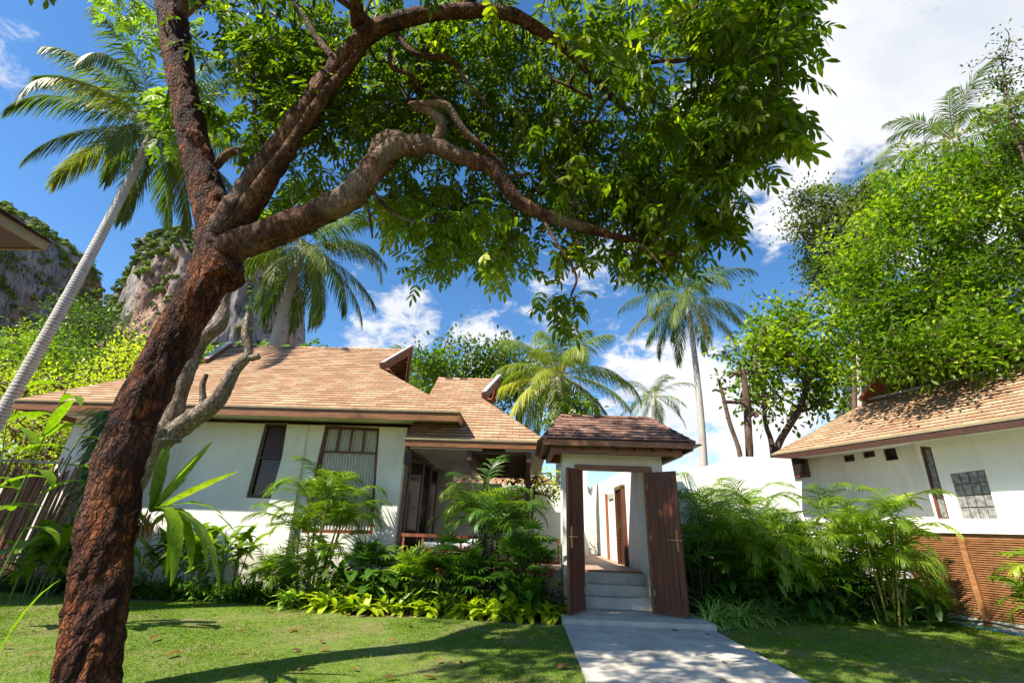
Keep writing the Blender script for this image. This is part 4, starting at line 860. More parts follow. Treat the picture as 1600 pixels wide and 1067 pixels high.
# ================================================================ BROADLEAF TREES
def clumped(C, rad_, k=7):
    P = C[::k]; o = np.array([P[np.argmin(((P - c) ** 2).sum(1))] for c in C]); d = RNG.normal(0, rad_, C.shape) * [1, 1, .6]; w_ = (RNG.random(len(C)) < .92)[:, None]; return np.where(w_, o + d, C)
def tree(name, label, trunks, spec, ll, lw, per, spread, m_leaf, m_bark='bark_brown', tw=.012, cat='tree', sides=12, n=8, group=None, seed=1, nseg=2, flat=.5):
    global RNG
    RNG = np.random.default_rng(seed); random.seed(seed)
    P0 = trunks[0][0][0]; r = thing(name, label, cat, (P0[0], P0[1], 0), group); nodes = []
    m = MB()
    for i, (pts, w_) in enumerate(trunks):
        Q = limb(m, [np.array(a, float) for a in pts], w_, sides, n, .12, 3, seed + i, .6); nodes += list(Q[len(Q) // 3:])
    part(m, 'trunk', m_bark, r, True); C = blobs(spec); C = clumped(C, spread * 1.8, 14) if len(C) > 40 else C
    m = MB(); twigs(m, nodes, 0, C, tw, mi=1); simple_leaves(m, C, per, ll, lw, spread, np.clip(RNG.beta(1.6, 2.4, len(C)) * .5 + .3 + fbm(C * .9 / (spread * 4), 3, 5) * 1.3, 0, 1), nseg, flat); part(m, 'crown', [m_leaf, 'twig'], r); return r
T = lambda *a: [A3(*p) for p in a]
tree('almond_tree', 'round-leaved tree with forked brown trunk above the white boundary wall', [(T((1212, 760, 17), (1214, 700, 17), (1248, 640, 17), (1258, 600, 17), (1240, 570, 17), (1222, 530, 17)), [14, 12, 11, 8, 6, 4]), (T((1212, 740, 17), (1205, 690, 17), (1196, 660, 17), (1192, 610, 17), (1180, 560, 17)), [12, 9, 8, 6, 3]), (T((1256, 610, 17), (1268, 580, 17), (1285, 530, 17)), [9, 8, 4]), (T((1252, 642, 17), (1270, 635, 17), (1300, 600, 17)), [7, 6, 4])],
     [(1205, 500, 35, 28, 15.5, 18.5, 30), (1200, 545, 55, 35, 15.5, 19, 75), (1250, 560, 55, 60, 15.5, 19, 95), (1175, 600, 28, 40, 16, 18, 34), (1300, 560, 40, 55, 15.5, 18.5, 60), (1215, 620, 35, 30, 16, 18, 30), (1135, 560, 14, 10, 16.5, 17.5, 7), (1280, 620, 30, 25, 16, 18, 18), (1258, 505, 40, 20, 16, 18, 20)], .24, .13, 15, .26, 'leaf_bright', seed=21)
tree('cut_trunk', 'bare brown trunk with sawn side stubs rising over the white wall', [(T((1172, 800, 15), (1171, 715, 15), (1168, 650, 15), (1164, 600, 15), (1158, 568, 15)), [13, 13, 12, 10, 8]), (T((1164, 590, 15), (1150, 583, 15), (1140, 590, 15)), [6, 6, 5]), (T((1161, 585, 15), (1172, 580, 15), (1180, 582, 15)), [5, 5, 4]), (T((1170, 650, 15), (1178, 645, 15), (1183, 652, 15)), [9, 9, 9])], [(1125, 552, 8, 5, 14.8, 15.2, 3), (1162, 566, 5, 4, 14.9, 15.1, 2)], .16, .09, 10, .12, 'leaf_dark', seed=22, group='sawn-off trunks over the wall')
tree('cut_trunk', 'thinner leaning sawn-off trunk left of its thicker neighbour', [(T((1160, 800, 14.6), (1157, 715, 14.6), (1140, 660, 14.6), (1130, 620, 14.6), (1123, 593, 14.6)), [9, 8, 7, 6, 5]), (T((1130, 628, 14.6), (1145, 628, 14.7), (1162, 630, 14.8)), [6, 6, 5]), (T((1127, 612, 14.6), (1118, 609, 14.6), (1113, 611, 14.6)), [4, 4, 3])], [(1123, 590, 5, 4, 14.5, 14.7, 3), (1140, 604, 6, 4, 14.5, 14.7, 2)], .14, .08, 8, .1, 'leaf_dark', seed=23, group='sawn-off trunks over the wall')
tree('olive_tree', 'darker olive-leaved tree against the cloud left of the big bright tree', [(T((1330, 760, 15), (1335, 600, 15), (1325, 480, 15), (1310, 380, 15)), [11, 9, 7, 4]), (T((1328, 520, 15), (1345, 420, 15), (1360, 340, 15)), [9, 7, 4])],
     [(1280, 340, 32, 36, 14, 16.5, 70), (1300, 400, 48, 45, 14, 16.5, 110), (1345, 300, 30, 22, 14, 16, 26), (1345, 370, 50, 70, 14, 16.5, 100), (1320, 440, 35, 30, 14, 16, 40), (1262, 320, 14, 14, 14.5, 15.5, 10), (1342, 285, 16, 10, 14.5, 15.5, 8)], .15, .07, 28, .22, 'leaf_olive', seed=24)
tree('shade_tree', 'large bright green bushy tree overhanging the bungalow roof', [(T((1760, 900, 11), (1740, 740, 11), (1690, 640, 11), (1640, 560, 11), (1560, 470, 11), (1480, 400, 11)), [60, 54, 44, 30, 18, 8]), (T((1690, 640, 11), (1600, 612, 10.6), (1540, 575, 10.5), (1490, 560, 10.4), (1440, 555, 10.4)), [26, 16, 10, 6, 3]), (T((1640, 620, 11), (1590, 585, 10.6), (1550, 560, 10.4), (1500, 560, 10.3)), [16, 12, 8, 4]), (T((1660, 580, 11), (1620, 420, 11), (1560, 300, 11), (1540, 230, 11)), [24, 18, 10, 5])],
     [(1430, 400, 110, 90, 9.6, 12.4, 380), (1480, 300, 90, 50, 9.8, 12, 170), (1550, 250, 70, 60, 9.6, 12, 170), (1560, 400, 110, 120, 9.4, 12.5, 430), (1400, 500, 90, 50, 9.8, 12, 190), (1520, 530, 100, 40, 9.2, 11.5, 150), (1360, 560, 45, 30, 10, 11.4, 45), (1380, 330, 50, 40, 10, 12, 60), (1440, 575, 60, 16, 9.6, 10.6, 26), (1650, 350, 80, 180, 9, 12, 140), (1340, 450, 30, 60, 10, 11.6, 50), (1570, 590, 60, 14, 9, 10, 14), (1470, 545, 80, 26, 8.8, 9.8, 60), (1570, 555, 60, 26, 8.6, 9.6, 50), (1400, 570, 30, 22, 9.2, 10, 16)], .155, .07, 20, .18, 'leaf_bright', seed=25, tw=.0045)
tree('sprig_tree', 'sparse dark-leaved tree top against the cloud at the upper right edge', [(T((1720, 700, 9), (1680, 450, 9), (1620, 300, 9), (1585, 200, 9), (1568, 110, 9)), [22, 16, 10, 6, 3]), (T((1620, 300, 9), (1600, 240, 9), (1592, 190, 9)), [6, 4, 2])],
     [(1562, 90, 12, 12, 8.8, 9.2, 14), (1566, 130, 16, 24, 8.8, 9.2, 26), (1582, 175, 22, 24, 8.7, 9.3, 36), (1590, 230, 26, 34, 8.6, 9.4, 46), (1558, 150, 10, 10, 8.8, 9.2, 4)], .10, .045, 12, .11, 'leaf_dark', seed=26, tw=.006)
for i, (sp, lab, s_) in enumerate([([(690, 575, 38, 26, 22, 25, 60), (705, 548, 14, 18, 22, 24, 22), (665, 572, 20, 16, 22, 24, 22)], 'leafy green tree directly behind the villa gable', 31), ([(745, 580, 40, 30, 22, 25, 90), (760, 560, 20, 18, 22, 24, 24)], 'broad green tree behind the middle of the veranda roof', 32), ([(805, 580, 28, 38, 21, 24, 80), (790, 552, 16, 14, 21, 23, 20), (790, 620, 26, 26, 21, 23, 40)], 'green tree just left of the yellow-green coconut palm', 33)]):
    px, py = sp[0][:2]; tree('background_tree', lab, [(T((px, 800, 23), (px + 4, 680, 23), (px, py, 23)), [9, 7, 4])], sp, .26, .13, 16, .32, 'leaf_dark' if i else 'leaf_bright', seed=s_, group='trees behind the veranda roof')
tree('frangipani', 'frangipani with white blossom behind the gate roof', [(T((890, 800, 16.6), (888, 720, 16.6), (884, 670, 16.6)), [8, 7, 4])], [(885, 655, 38, 20, 15.6, 17, 70), (905, 640, 25, 14, 15.6, 17, 30)], .2, .075, 12, .14, 'leaf_bright', seed=34)
C = blobs([(878, 650, 34, 12, 15.3, 16.0, 26)]); m = MB(); simple_leaves(m, C, 6, .06, .05, .05); o = m.build('blossom', 'petal', bpy.data.objects['frangipani']); o.data.transform(Matrix.Translation(-bpy.data.objects['frangipani'].location))
tree('dry_shrub', 'dry yellow-brown leafed shrub seen between veranda and gate pier', [(T((830, 860, 15), (832, 800, 15), (838, 740, 15)), [5, 4, 3])], [(835, 755, 40, 28, 14.2, 16, 70), (800, 775, 25, 18, 14.2, 16, 30)], .12, .06, 12, .16, 'leaf_yellow', seed=35)
# yellow-green bushes, left
for i, (sp, lab, ml, Yb, pl) in enumerate([
    ([(160, 530, 50, 30, 30, 36, 70), (110, 510, 40, 40, 30, 36, 60)], 'dark green tree at the foot of the cliff left of the trunk', 'leaf_dark', 33, .5),
    ([(80, 550, 50, 40, 22, 26, 110), (140, 600, 60, 30, 22, 26, 80)], 'yellow-green tree between the coconut trunk and the cliff', 'leaf_bright', 24, .3),
    ([(10, 570, 60, 60, 20, 24, 130)], 'bright green tree behind the leaning coconut trunk', 'leaf_bright', 22, .3),
    ([(180, 575, 45, 18, 18, 21, 50), (210, 560, 30, 25, 18, 22, 30), (60, 600, 70, 25, 18, 21, 60)], 'lime yellow shrub showing over the villa eave', 'leaf_yellow', 19.5, .25),
    ([(40, 690, 90, 40, 12, 14.5, 170), (110, 720, 60, 40, 12, 14, 80), (20, 640, 60, 40, 12.5, 15, 80)], 'bright yellow-green hedge shrub behind the bamboo fence', 'leaf_yellow', 13, .12)]):
    px, py = sp[0][:2]; tree('bushy_tree', lab, [(T((px, 830, Yb), (px, 700, Yb), (px + 4, py, Yb)), [7, 6, 4])], sp, pl * .55 + .02, pl * .25 + .01, 26, pl * 1.3, ml, seed=41 + i, group='bushes on the left below the cliff')
# ================================================================ HILLS
def hill(name, cx, cy, w_, h_, dp, seed, prof):
    nx, nz = 150, 90; b = MB(); a = np.linspace(-1, 1, nx); t = np.linspace(0, 1, nz); Aa, Tt = np.meshgrid(a, t, indexing='ij')
    H = prof(Aa) * h_; z = H * np.minimum(1, Tt / .72) ** .85; q = np.maximum(0, (Tt - .72) / .28)
    y = cy + 18 * (Aa ** 2) * (w_ / 80) + (Tt / .72).clip(0, 1) * 7 + q * dp * .8; z = z + q * 3 - q ** 2 * 6
    Pq = np.stack([cx + Aa * w_, y, z], -1).reshape(-1, 3); nn = fbm(Pq * [.045, .045, .022], 6, seed) * 9 + np.abs(fbm(Pq * [.16, .16, .05], 5, seed + 5)) * 6
    Pq[:, 1] -= nn * (1 - q.reshape(-1) * .7); Pq[:, 2] += fbm(Pq * .09, 4, seed + 3) * 3 * Tt.reshape(-1)
    i = np.arange(nx - 1)[:, None] * nz + np.arange(nz - 1)[None]; b.add(Pq, np.stack([i, i + nz, i + nz + 1, i + 1], -1).reshape(-1, 4)); o = b.build(name, 'rock', smooth=True); tag(o, kind='structure'); return Pq.reshape(nx, nz, 3)
RNG = np.random.default_rng(5)
prof1 = lambda a: np.clip(1.02 - (np.clip(-(a + .30), 0, 1) / .45) ** 2 * .13 - np.clip(a - .34, 0, 1) ** 1.2 * 3, .12, 1)
HY = 150
cT = at(255, 345, Y=HY); Hh = cT.z + 1
G1 = hill('limestone_cliff', at(265, 500, Y=HY).x, HY, 47, Hh, 60, 3, prof1)
G2 = hill('far_hill', at(-45, 450, Y=HY - 10).x, HY - 25, 24, at(30, 345, Y=HY - 10).z, 50, 9, lambda a: np.clip(1.02 - .75 * np.abs(a - .05) ** 2.6, .1, 1.05))
def puffs(mb, C, r, k, size, vb):
    n = len(C) * k; d = nrm(RNG.normal(0, 1, (n, 3)) + [0, -.25, .35]); rr_ = np.repeat(r, k)[:, None]; p = np.repeat(C, k, 0) + d * [1, 1, .75] * rr_ * RNG.uniform(.8, 1.05, (n, 1)); t = nrm(np.cross(d, RNG.normal(0, 1, (n, 3)))); sz = size * RNG.uniform(.6, 1.2, n)
    mb.blades(p - t * sz[:, None] * .5, t, d + RNG.normal(0, .25, (n, 3)), sz, sz * .8, .2, 1, lambda q: .9, 0, False, np.clip(np.repeat(vb, k) + RNG.normal(0, .10, n), 0, 1))
def cover(name, G, n, cond, size, ml, k=34, dz=.4):
    nx, nz, _ = G.shape; C = []; 
    while len(C) < n:
        i, j = random.randrange(nx), random.randrange(nz); p = G[i, j]
        if cond(i / nx, j / nz, p): C.append(p + RNG.normal(0, .6, 3) + [0, -.6, dz])
    C = np.array(C); m = MB(); vb = np.clip(.45 + fbm(C * .08, 3, 4) * .8, 0, 1)
    puffs(m, C, RNG.uniform(.6, 1.6, len(C)) * size, k, .55, np.clip(vb + RNG.normal(0, .12, len(C)), 0, 1)); o = m.build(name, ml); tag(o, kind='stuff', label='trees and scrub clinging to the ' + ('limestone cliff' if G is G1 else 'far dark hill'), cat='vegetation'); return o
patch = lambda p, s=.03, sd_=2: float(fbm(np.array([[p[0] * s, p[1] * s * .3, p[2] * s * 1.2]]), 3, sd_)[0])
cover('cliff_vegetation', G1, 2600, lambda i, j, p: .63 < j < .9 or (.53 < j < .63 and .10 < i < .46 and patch(p, .10) > -.12) or (j < .6 and patch(p, .12, 8) > .30) or j < .34 or i < .06, 1.0, 'hill_green', 90, .5)
cover('hill_vegetation', G2, 1900, lambda i, j, p: j > .5 or patch(p, .1, 3) > -.25, 1.3, 'hill_green', 80, .4)
def belt(name, label, spec, size, ml, k=30, seed=1):
    random.seed(seed); C = blobs(spec); m = MB(); puffs(m, C, RNG.uniform(.8, 2.2, len(C)) * size, k, .42 * size, np.clip(.5 + fbm(C * .15, 3, 2), 0, 1)); tag(m.build(name, ml), label, 'vegetation', kind='stuff')
belt('wood_edge', 'mixed far-off woodland at the foot of the cliff', [(150, 590, 230, 28, 60, 95, 600), (40, 600, 90, 60, 45, 70, 400), (430, 600, 260, 60, 60, 90, 400)], 1.0, 'leaf_bright', 70, 2)
belt('wood', 'far-off dark woodland behind the garden buildings', [(900, 800, 900, 22, 60, 100, 700)], 1.2, 'leaf_dark', 40, 3)
# ================================================================ BEDS: SMALL PALMS AND SHRUBS
def areca(label, base, stems, H, nf, L, ml='leaf_areca', seed=1, lean=.35, nl=26, ll=.34, group='areca palms in the garden beds', stemm='stem_yellow', fr=None, dirb=None, hmin=.22):
    global RNG
    RNG = np.random.default_rng(seed); base = Vector(base); r = thing('areca_palm', label, 'palm', base, group)
    for k in range(stems):
        a = RNG.uniform(0, 6.28); ro = RNG.uniform(.04, .22); h = H * RNG.uniform(hmin, 1.0); ln = lean * RNG.uniform(.3, 1)
        b0 = base + Vector((math.cos(a) * ro, math.sin(a) * ro, 0)); tp = b0 + Vector((math.cos(a) * ln * h * .35, math.sin(a) * ln * h * .35, h * .5)); m = MB()
        m.tube(spline([b0, b0.lerp(tp, .5) + Vector((0, 0, .02)), tp], 6), np.linspace(.022, .013, 13), 7); so_ = part(m, 'stem', stemm, r, True); m = MB()
        for q in range(nf):
            az = a * .3 + q * 2.4 + RNG.uniform(-.4, .4)
            if dirb is not None and RNG.random() < .4: az = dirb + RNG.uniform(-.5, .5)
            el = RNG.uniform(.85, 1.45) - .06 * q
            frond(m, tp + Vector((0, 0, RNG.uniform(-.05, .1))), az, el, L * RNG.uniform(.7, 1.1), RNG.uniform(1.3, 2.5), int(nl * .72), ll * 1.12, .027, .75, RNG.uniform(.5, 1.4), 0, 1, .5, 3, .008)
        part(m, 'fronds', [ml, 'stem_green'], so_)
    return r
def rhapis(label, base, stems, H, ml='leaf_deep', seed=1, group='fan palms in the garden beds', fans=7, fl=.30, spr=.28):
    global RNG
    RNG = np.random.default_rng(seed); base = Vector(base); r = thing('fan_palm', label, 'palm', base, group)
    for k in range(stems):
        a = RNG.uniform(0, 6.28); ro = RNG.uniform(.02, spr); h = H * RNG.uniform(.55, 1); b0 = base + Vector((math.cos(a) * ro, math.sin(a) * ro, 0)); tp = b0 + Vector((math.cos(a) * .12 * h, math.sin(a) * .12 * h, h * .8))
        m = MB(); m.tube([b0, b0.lerp(tp, .5), tp], [.014, .013, .011], 6); s_ = part(m, 'stem', 'stem_dark', r, True); m = MB()
        for q in range(fans):
            az = q * 2.4 + RNG.uniform(-.3, .3); el = RNG.uniform(-.1, 1.2); d = np.array([math.cos(az) * math.cos(el), math.sin(az) * math.cos(el), math.sin(el)]); pb = np.array(tp) - [0, 0, RNG.uniform(0, .3 * h)]; pe = pb + d * RNG.uniform(.12, .26)
            m.tube([pb, (pb + pe) / 2, pe], .004, 4, mi=1, cap=False); sd_ = nrm(np.cross(d, [0, 0, 1.])); nb = RNG.integers(8, 12); th = np.linspace(-1.35, 1.35, nb)
            D = d[None] * np.cos(th)[:, None] + sd_[None] * np.sin(th)[:, None]; m.blades(np.tile(pe, (nb, 1)), D, np.cross(sd_, d), fl * RNG.uniform(.8, 1.1, nb) * (.75 + .25 * np.cos(th)), .036, .55, 4, lambda t: min(1, .3 + 2.5 * t) * (1 - t ** 4) + .04, .2, False, np.clip(np.full(nb, RNG.beta(2, 2)) + RNG.normal(0, .08, nb), 0, 1))
        part(m, 'leaves', [ml, 'stem_green'], s_)
    return r
def ginger(label, base, stems, H, L, W_, ml, seed, group='broad-leaved gingers in the garden beds', spr=.25, nlv=6, drop=.9):
    global RNG
    RNG = np.random.default_rng(seed); base = Vector(base); r = thing('ginger_plant', label, 'plant', base, group)
    for k in range(stems):
        a = RNG.uniform(0, 6.28); b0 = np.array(base) + [math.cos(a) * RNG.uniform(0, spr), math.sin(a) * spr * .6, 0]; h = H * RNG.uniform(.6, 1.05); lean = np.array([math.cos(a), math.sin(a) * .6, 0]) * RNG.uniform(.05, .35) * h; P = spline([b0, b0 + lean * .4 + [0, 0, h * .55], b0 + lean + [0, 0, h]], 6)
        m = MB(); m.tube(P, np.linspace(.014, .006, len(P)), 6); s_ = part(m, 'stem', 'stem_green', r, True); m = MB()
        for q in range(nlv):
            p = P[int((.45 + .55 * q / (nlv - 1)) * (len(P) - 1))]; az = a + (q % 2) * math.pi + RNG.uniform(-.5, .5); el = RNG.uniform(.25, 1.1); strapleaf(m, p, az, el, L * RNG.uniform(.7, 1.15), W_ * RNG.uniform(.8, 1.15), drop * RNG.uniform(.4, 1.5), RNG.beta(2, 2), .1, 8)
        part(m, 'leaves', ml, s_, True)
    return r
def clump_mesh(kind, seed):
    global RNG
    RNG = np.random.default_rng(seed); m = MB()
    if kind == 'nest':        # upright broad short leaves
        n = 26; az = RNG.uniform(0, 6.28, n); el = RNG.uniform(.15, 1.3, n); D = np.stack([np.cos(az) * np.cos(el), np.sin(az) * np.cos(el), np.sin(el)], -1); m.blades(RNG.normal(0, .05, (n, 3)) * [1, 1, .1] + [0, 0, .06], D, np.cross(np.cross(D, [0, 0, 1.]), D), RNG.uniform(.20, .34, n), RNG.uniform(.065, .095, n), 1.2, 6, LEAFP, .25, True)
    elif kind == 'spider':
        n = 40; az = RNG.uniform(0, 6.28, n); el = RNG.uniform(.5, 1.45, n); D = np.stack([np.cos(az) * np.cos(el), np.sin(az) * np.cos(el), np.sin(el)], -1); m.blades(RNG.normal(0, .03, (n, 3)) * [1, 1, 0], D, np.cross(np.cross(D, [0, 0, 1.]), D), RNG.uniform(.34, .58, n), .030, 2.0, 7, lambda t: (1 - t) ** .5 * .95 + .05, .3, True)
    elif kind == 'low':
        n = 120; c = RNG.normal(0, 1, (n, 3)) * [.16, .13, .08] + [0, 0, .13]; c[:, 2] = np.maximum(c[:, 2], .02); m.blades(np.zeros((n, 3)) + c * [.15, .15, 0], c * [.85, .85, 1], [0, 1., 0], np.linalg.norm(c * [.85, .85, 1], axis=1), .007, 0, 1, lambda t: 1, 0, False, .2); m.blades(c, nrm(RNG.normal(0, 1, (n, 3)) * [1, 1, .5] + [0, 0, .5]), [0, 0, 1.], RNG.uniform(.09, .17, n), .042, .6, 3, LEAFP, .2, True)
    return m
def scatter(kind, name, labels, cat, group, ml, spots, sc=(.8, 1.15), nvar=4, seed=50, rnd=0.03):
    protos = []
    for k in range(min(nvar, len(spots))): 
        o = clump_mesh(kind, seed + k).build(name, ml, smooth=True); protos.append(o)
    rr = random.Random(seed)
    for i, (x, y) in enumerate(spots):
        o = protos[i] if i < len(protos) else protos[i % len(protos)].copy()
        if i >= len(protos): COL.objects.link(o)
        o.location = (x + rr.uniform(-rnd, rnd), y + rr.uniform(-rnd, rnd), 0); s_ = rr.uniform(*sc); o.rotation_euler = (0, 0, rr.uniform(0, 6.28)); o.scale = (s_, s_, s_ * rr.uniform(.85, 1.15))
        tag(o, labels if isinstance(labels, str) else labels[i], cat, group)
def g0_(px, py): q = at(px, py, Z=0); return q
def GP(px, Y): # ground point under image column px at depth Y
    q = at(px, 850, Y=Y); return Vector((q.x, Y, 0))
# left bed
areca('tall feathery areca palm standing in front of the curtained villa window', GP(500, 9.6), 12, 3.5, 5, 1.2, seed=61, nl=34, lean=.3)
areca('low pale areca palm left of the tall feathery one, fronds sweeping the lawn', GP(452, 9.35), 5, .9, 5, .85, 'leaf_areca', 62, .7, 30, .3)
areca('slender dark areca clump with many stems in front of the veranda', GP(780, 9.4), 9, 3.4, 4, 1.3, 'leaf_deep', 63, hmin=.6, lean=.2, nl=32, ll=.36, stemm='stem_dark')
areca('taller green areca rising behind the dark clump at the veranda', GP(735, 9.75), 4, 3.7, 4, 1.2, 'leaf_areca', 64, hmin=.7, lean=.2, nl=30, ll=.34, stemm='stem_green')
rhapis('bright green fan palm at the left end of the veranda', GP(660, 9.0), 8, 1.25, 'leaf_areca', 65, fans=9, spr=.22); rhapis('bright fan palm just right of the other bright one before the veranda', GP(705, 9.1), 9, 1.35, 'leaf_deep', 66, fans=8, spr=.22)
rhapis('dark fan palm beside the left pier of the gate', GP(822, 8.95), 11, 1.65, 'leaf_deep', 67, fans=9, spr=.25); rhapis('small dark fan palm at the corner of the villa by the window', GP(600, 9.7), 7, 1.3, 'leaf_deep', 68, fans=8)
rhapis('dark fan palm between the two bright ones and the veranda clump', GP(755, 9.0), 6, 1.1, 'leaf_deep', 69, fans=8)
ginger('broad-leaved ginger row against the villa wall, leftmost part beside the trunk', GP(258, 9.35), 9, 1.1, .72, .17, 'leaf_areca', 71, spr=.4)
ginger('broad-leaved ginger with upright leaves under the slim villa window', GP(322, 9.5), 9, 1.2, .72, .16, 'leaf_areca', 72, spr=.4); ginger('ginger with one bright upright leaf left of the low pale areca', GP(375, 9.4), 7, 1.3, .68, .14, 'leaf_lime', 73, spr=.3)
ginger('glossy dark broad-leaved plant under the curtained window', GP(590, 9.0), 6, .55, .50, .22, 'leaf_deep', 74, spr=.3, nlv=5, drop=1.6); ginger('glossy dark broad-leaved plant at the foot of the fan palm by the gate', GP(812, 8.75), 7, .38, .60, .20, 'leaf_deep', 75, spr=.3, nlv=5)
ginger('glossy dark broad-leaved plant right of the tall feathery areca', GP(548, 9.2), 6, .6, .5, .2, 'leaf_deep', 76, spr=.3, nlv=5, drop=1.4)
ginger('tall ginger in front of the bamboo fence at the left edge', at(35, 935, Z=0), 8, 1.15, .75, .17, 'leaf_areca', 77, spr=.45, drop=1.3); ginger('ginger between bamboo fence and big trunk', at(112, 925, Z=0), 6, 1.0, .7, .17, 'leaf_deep', 78, spr=.3, drop=1.2)
ginger('leafy stem reaching into the picture at the left edge above the fence', (-6.35, 5.9, 0), 3, 2.9, .55, .15, 'leaf_areca', 79, spr=.2, nlv=8, drop=1.2, group='')
# epiphyte column left of the trunk
RNG = np.random.default_rng(81); base = GP(160, 9.4); ep = thing('leafy_climber', 'dark leafy climber column hanging beside the big trunk below the villa eave', 'climber', base)
m = MB(); topc = at(178, 640, Y=9.4); m.tube(spline([base, base.lerp(topc, .5) + Vector((.1, 0, 0)), topc], 8), .07, 10, .2, 6); part(m, 'stem', 'bark_brown', ep, True)
n = 950; t = RNG.random(n); c = np.array(base)[None] * (1 - t)[:, None] + np.array(topc)[None] * t[:, None]; a = RNG.uniform(0, 6.28, n); D = np.stack([np.cos(a), np.sin(a), RNG.uniform(-.9, .5, n)], -1); c = c + D * [1, 1, .2] * RNG.uniform(.05, .42, n)[:, None] * (1.15 - .5 * t)[:, None]
m = MB(); m.blades(c, D, [0, 0, 1.], RNG.uniform(.2, .42, n), RNG.uniform(.05, .085, n), 1.6, 5, LEAFP, .2, True); part(m, 'foliage', 'leaf_deep', ep, True)
# dark ground cover in front of the gingers (countable tufts)
rr = random.Random(5)
scatter('low', 'border_plant', 'low dark green tuft along the foot of the gingers', 'plant', 'dark green tufts edging the left bed', 'leaf_deep', [tuple(GP(px, Y + rr.uniform(-.1, .1)).xy) for px in range(225, 440, 13) for Y in (9.05,)] + [tuple(GP(px, 9.25).xy) for px in (20, 45, 70, 95, 120)] , seed=90)
scatter('low', 'border_plant', 'bushy mid-green tuft among the yellow clumps before the veranda', 'plant', 'mid-green tufts of the middle bed', 'leaf_dark', [tuple(GP(px, Y).xy) for px, Y in [(505, 8.75), (520, 8.95), (565, 9.0), (610, 9.1), (625, 8.9), (640, 9.2), (660, 8.8), (700, 8.8), (735, 8.85), (790, 8.85), (850, 8.85), (540, 8.75), (575, 8.7), (680, 9.3), (720, 9.4), (830, 9.3), (460, 9.0), (440, 9.2)]], sc=(1.1, 1.7), seed=95)
yel = [(520, 8.45), (556, 8.40), (585, 8.40), (612, 8.5), (640, 8.55), (662, 8.5), (686, 8.5), (705, 8.62), (725, 8.55), (748, 8.45), (772, 8.4), (795, 8.45), (812, 8.35), (852, 8.35), (866, 8.5), (600, 8.75), (672, 8.75), (735, 8.8), (500, 8.7), (840, 8.6)]
scatter('nest', 'yellow_foliage_plant', 'low yellow-green leafy clump edging the bed before the veranda', 'plant', 'yellow-green clumps edging the middle bed', 'leaf_yellow', [tuple(GP(*a).xy) for a in yel], sc=(1.0, 1.45), seed=100)
scatter('nest', 'variegated_clump', ['cream and yellow leafy clump at the left end of the yellow edging'], 'plant', '', 'leaf_cream', [tuple(GP(470, 8.6).xy)], sc=(1.25, 1.3), seed=110)
scatter('low', 'white_flowering_shrub', ['pale cream-leaved shrub below the bright fan palm at the veranda plinth'], 'plant', '', 'leaf_cream', [tuple(GP(660, 9.25).xy)], sc=(2.2, 2.3), seed=112)
scatter('nest', 'yellow_cordyline', ['upright bright yellow plant standing before the white veranda plinth'], 'plant', '', 'leaf_cream', [tuple(GP(718, 9.3).xy)], sc=(1.5, 1.5), seed=114)
# right bed
areca('dense areca clump nearest the gate door with dark stems', GP(1135, 9.7), 12, 3.7, 5, 1.2, 'leaf_areca', 121, .4, 30, .34, stemm='stem_dark'); areca('dense areca clump in the middle of the right bed', GP(1205, 9.9), 13, 3.9, 5, 1.2, 'leaf_lime', 122, .4, 30, .34, stemm='stem_dark')
areca('areca clump with drooping dark fronds left of the sunny one', GP(1262, 10.0), 12, 3.3, 5, 1.2, 'leaf_areca', 123, .45, 28, .34, stemm='stem_dark'); areca('sunlit yellow-green areca palm with bundled stems before the bungalow', GP(1360, 9.4), 16, 3.5, 5, 1.1, 'leaf_lime', 124, .4, 32, .34)
areca('small areca leaning over the end of the slatted fence', GP(1405, 9.6), 4, 1.1, 5, .55, 'leaf_areca', 125, .5, 26, .3); areca('palm fronds dipping into the picture over the slatted fence at the right edge', q2(2.15, -.55, 0), 5, 1.9, 5, .8, 'leaf_areca', 126, .5, 26, .3)
rhapis('dark fan palm against the open right door leaf', GP(1086, 9.35), 13, 1.7, 'leaf_deep', 127, fans=9, spr=.28); rhapis('dark fan palm low in the middle of the right bed', GP(1160, 9.55), 9, 1.15, 'leaf_deep', 128, fans=9); rhapis('fan palm with lit upper leaves between the middle arecas', GP(1240, 9.65), 10, 1.35, 'leaf_areca', 129, fans=9); rhapis('shaded fan palm beside the sunny areca', GP(1305, 9.6), 10, 1.2, 'leaf_deep', 130, fans=9)
areca('tall yellow-stemmed palm rising behind the gate roof on its right', GP(1058, 11.3), 4, 4.9, 7, 1.5, 'leaf_lime', 131, .15, 30, .5)
areca('tall palm with stiff fronds just right of the gate roof behind the wall', GP(1090, 11.6), 3, 3.9, 7, 1.5, 'leaf_areca', 132, .2, 30, .5)
scatter('low', 'shade_shrub', 'dark leafy shrub filling the shade under the areca palms of the right bed', 'shrub', 'dark shrubs under the right-hand arecas', 'leaf_deep', [tuple(GP(px, Y).xy) for px, Y in [(1110, 9.6), (1145, 9.5), (1180, 9.85), (1215, 9.75), (1245, 10.0), (1275, 9.8), (1310, 9.9), (1340, 9.7), (1165, 9.95), (1410, 9.75), (1350, 10.0)]], sc=(2.0, 2.9), seed=135)
sp = []
rr = random.Random(9)
for px in range(1092, 1362, 12):
    edge_ = np.interp(px, [1092, 1130, 1200, 1300, 1360], [8.35, 8.6, 9.35, 9.75, 9.45])
    for dy in ((.12, .42) if px < 1150 else (.10, .34)): sp.append(tuple(GP(px + rr.uniform(-6, 6), edge_ + dy).xy))
sp += [tuple(GP(px, Y).xy) for px, Y in [(1110, 8.9), (1125, 9.0), (1098, 8.75)]]
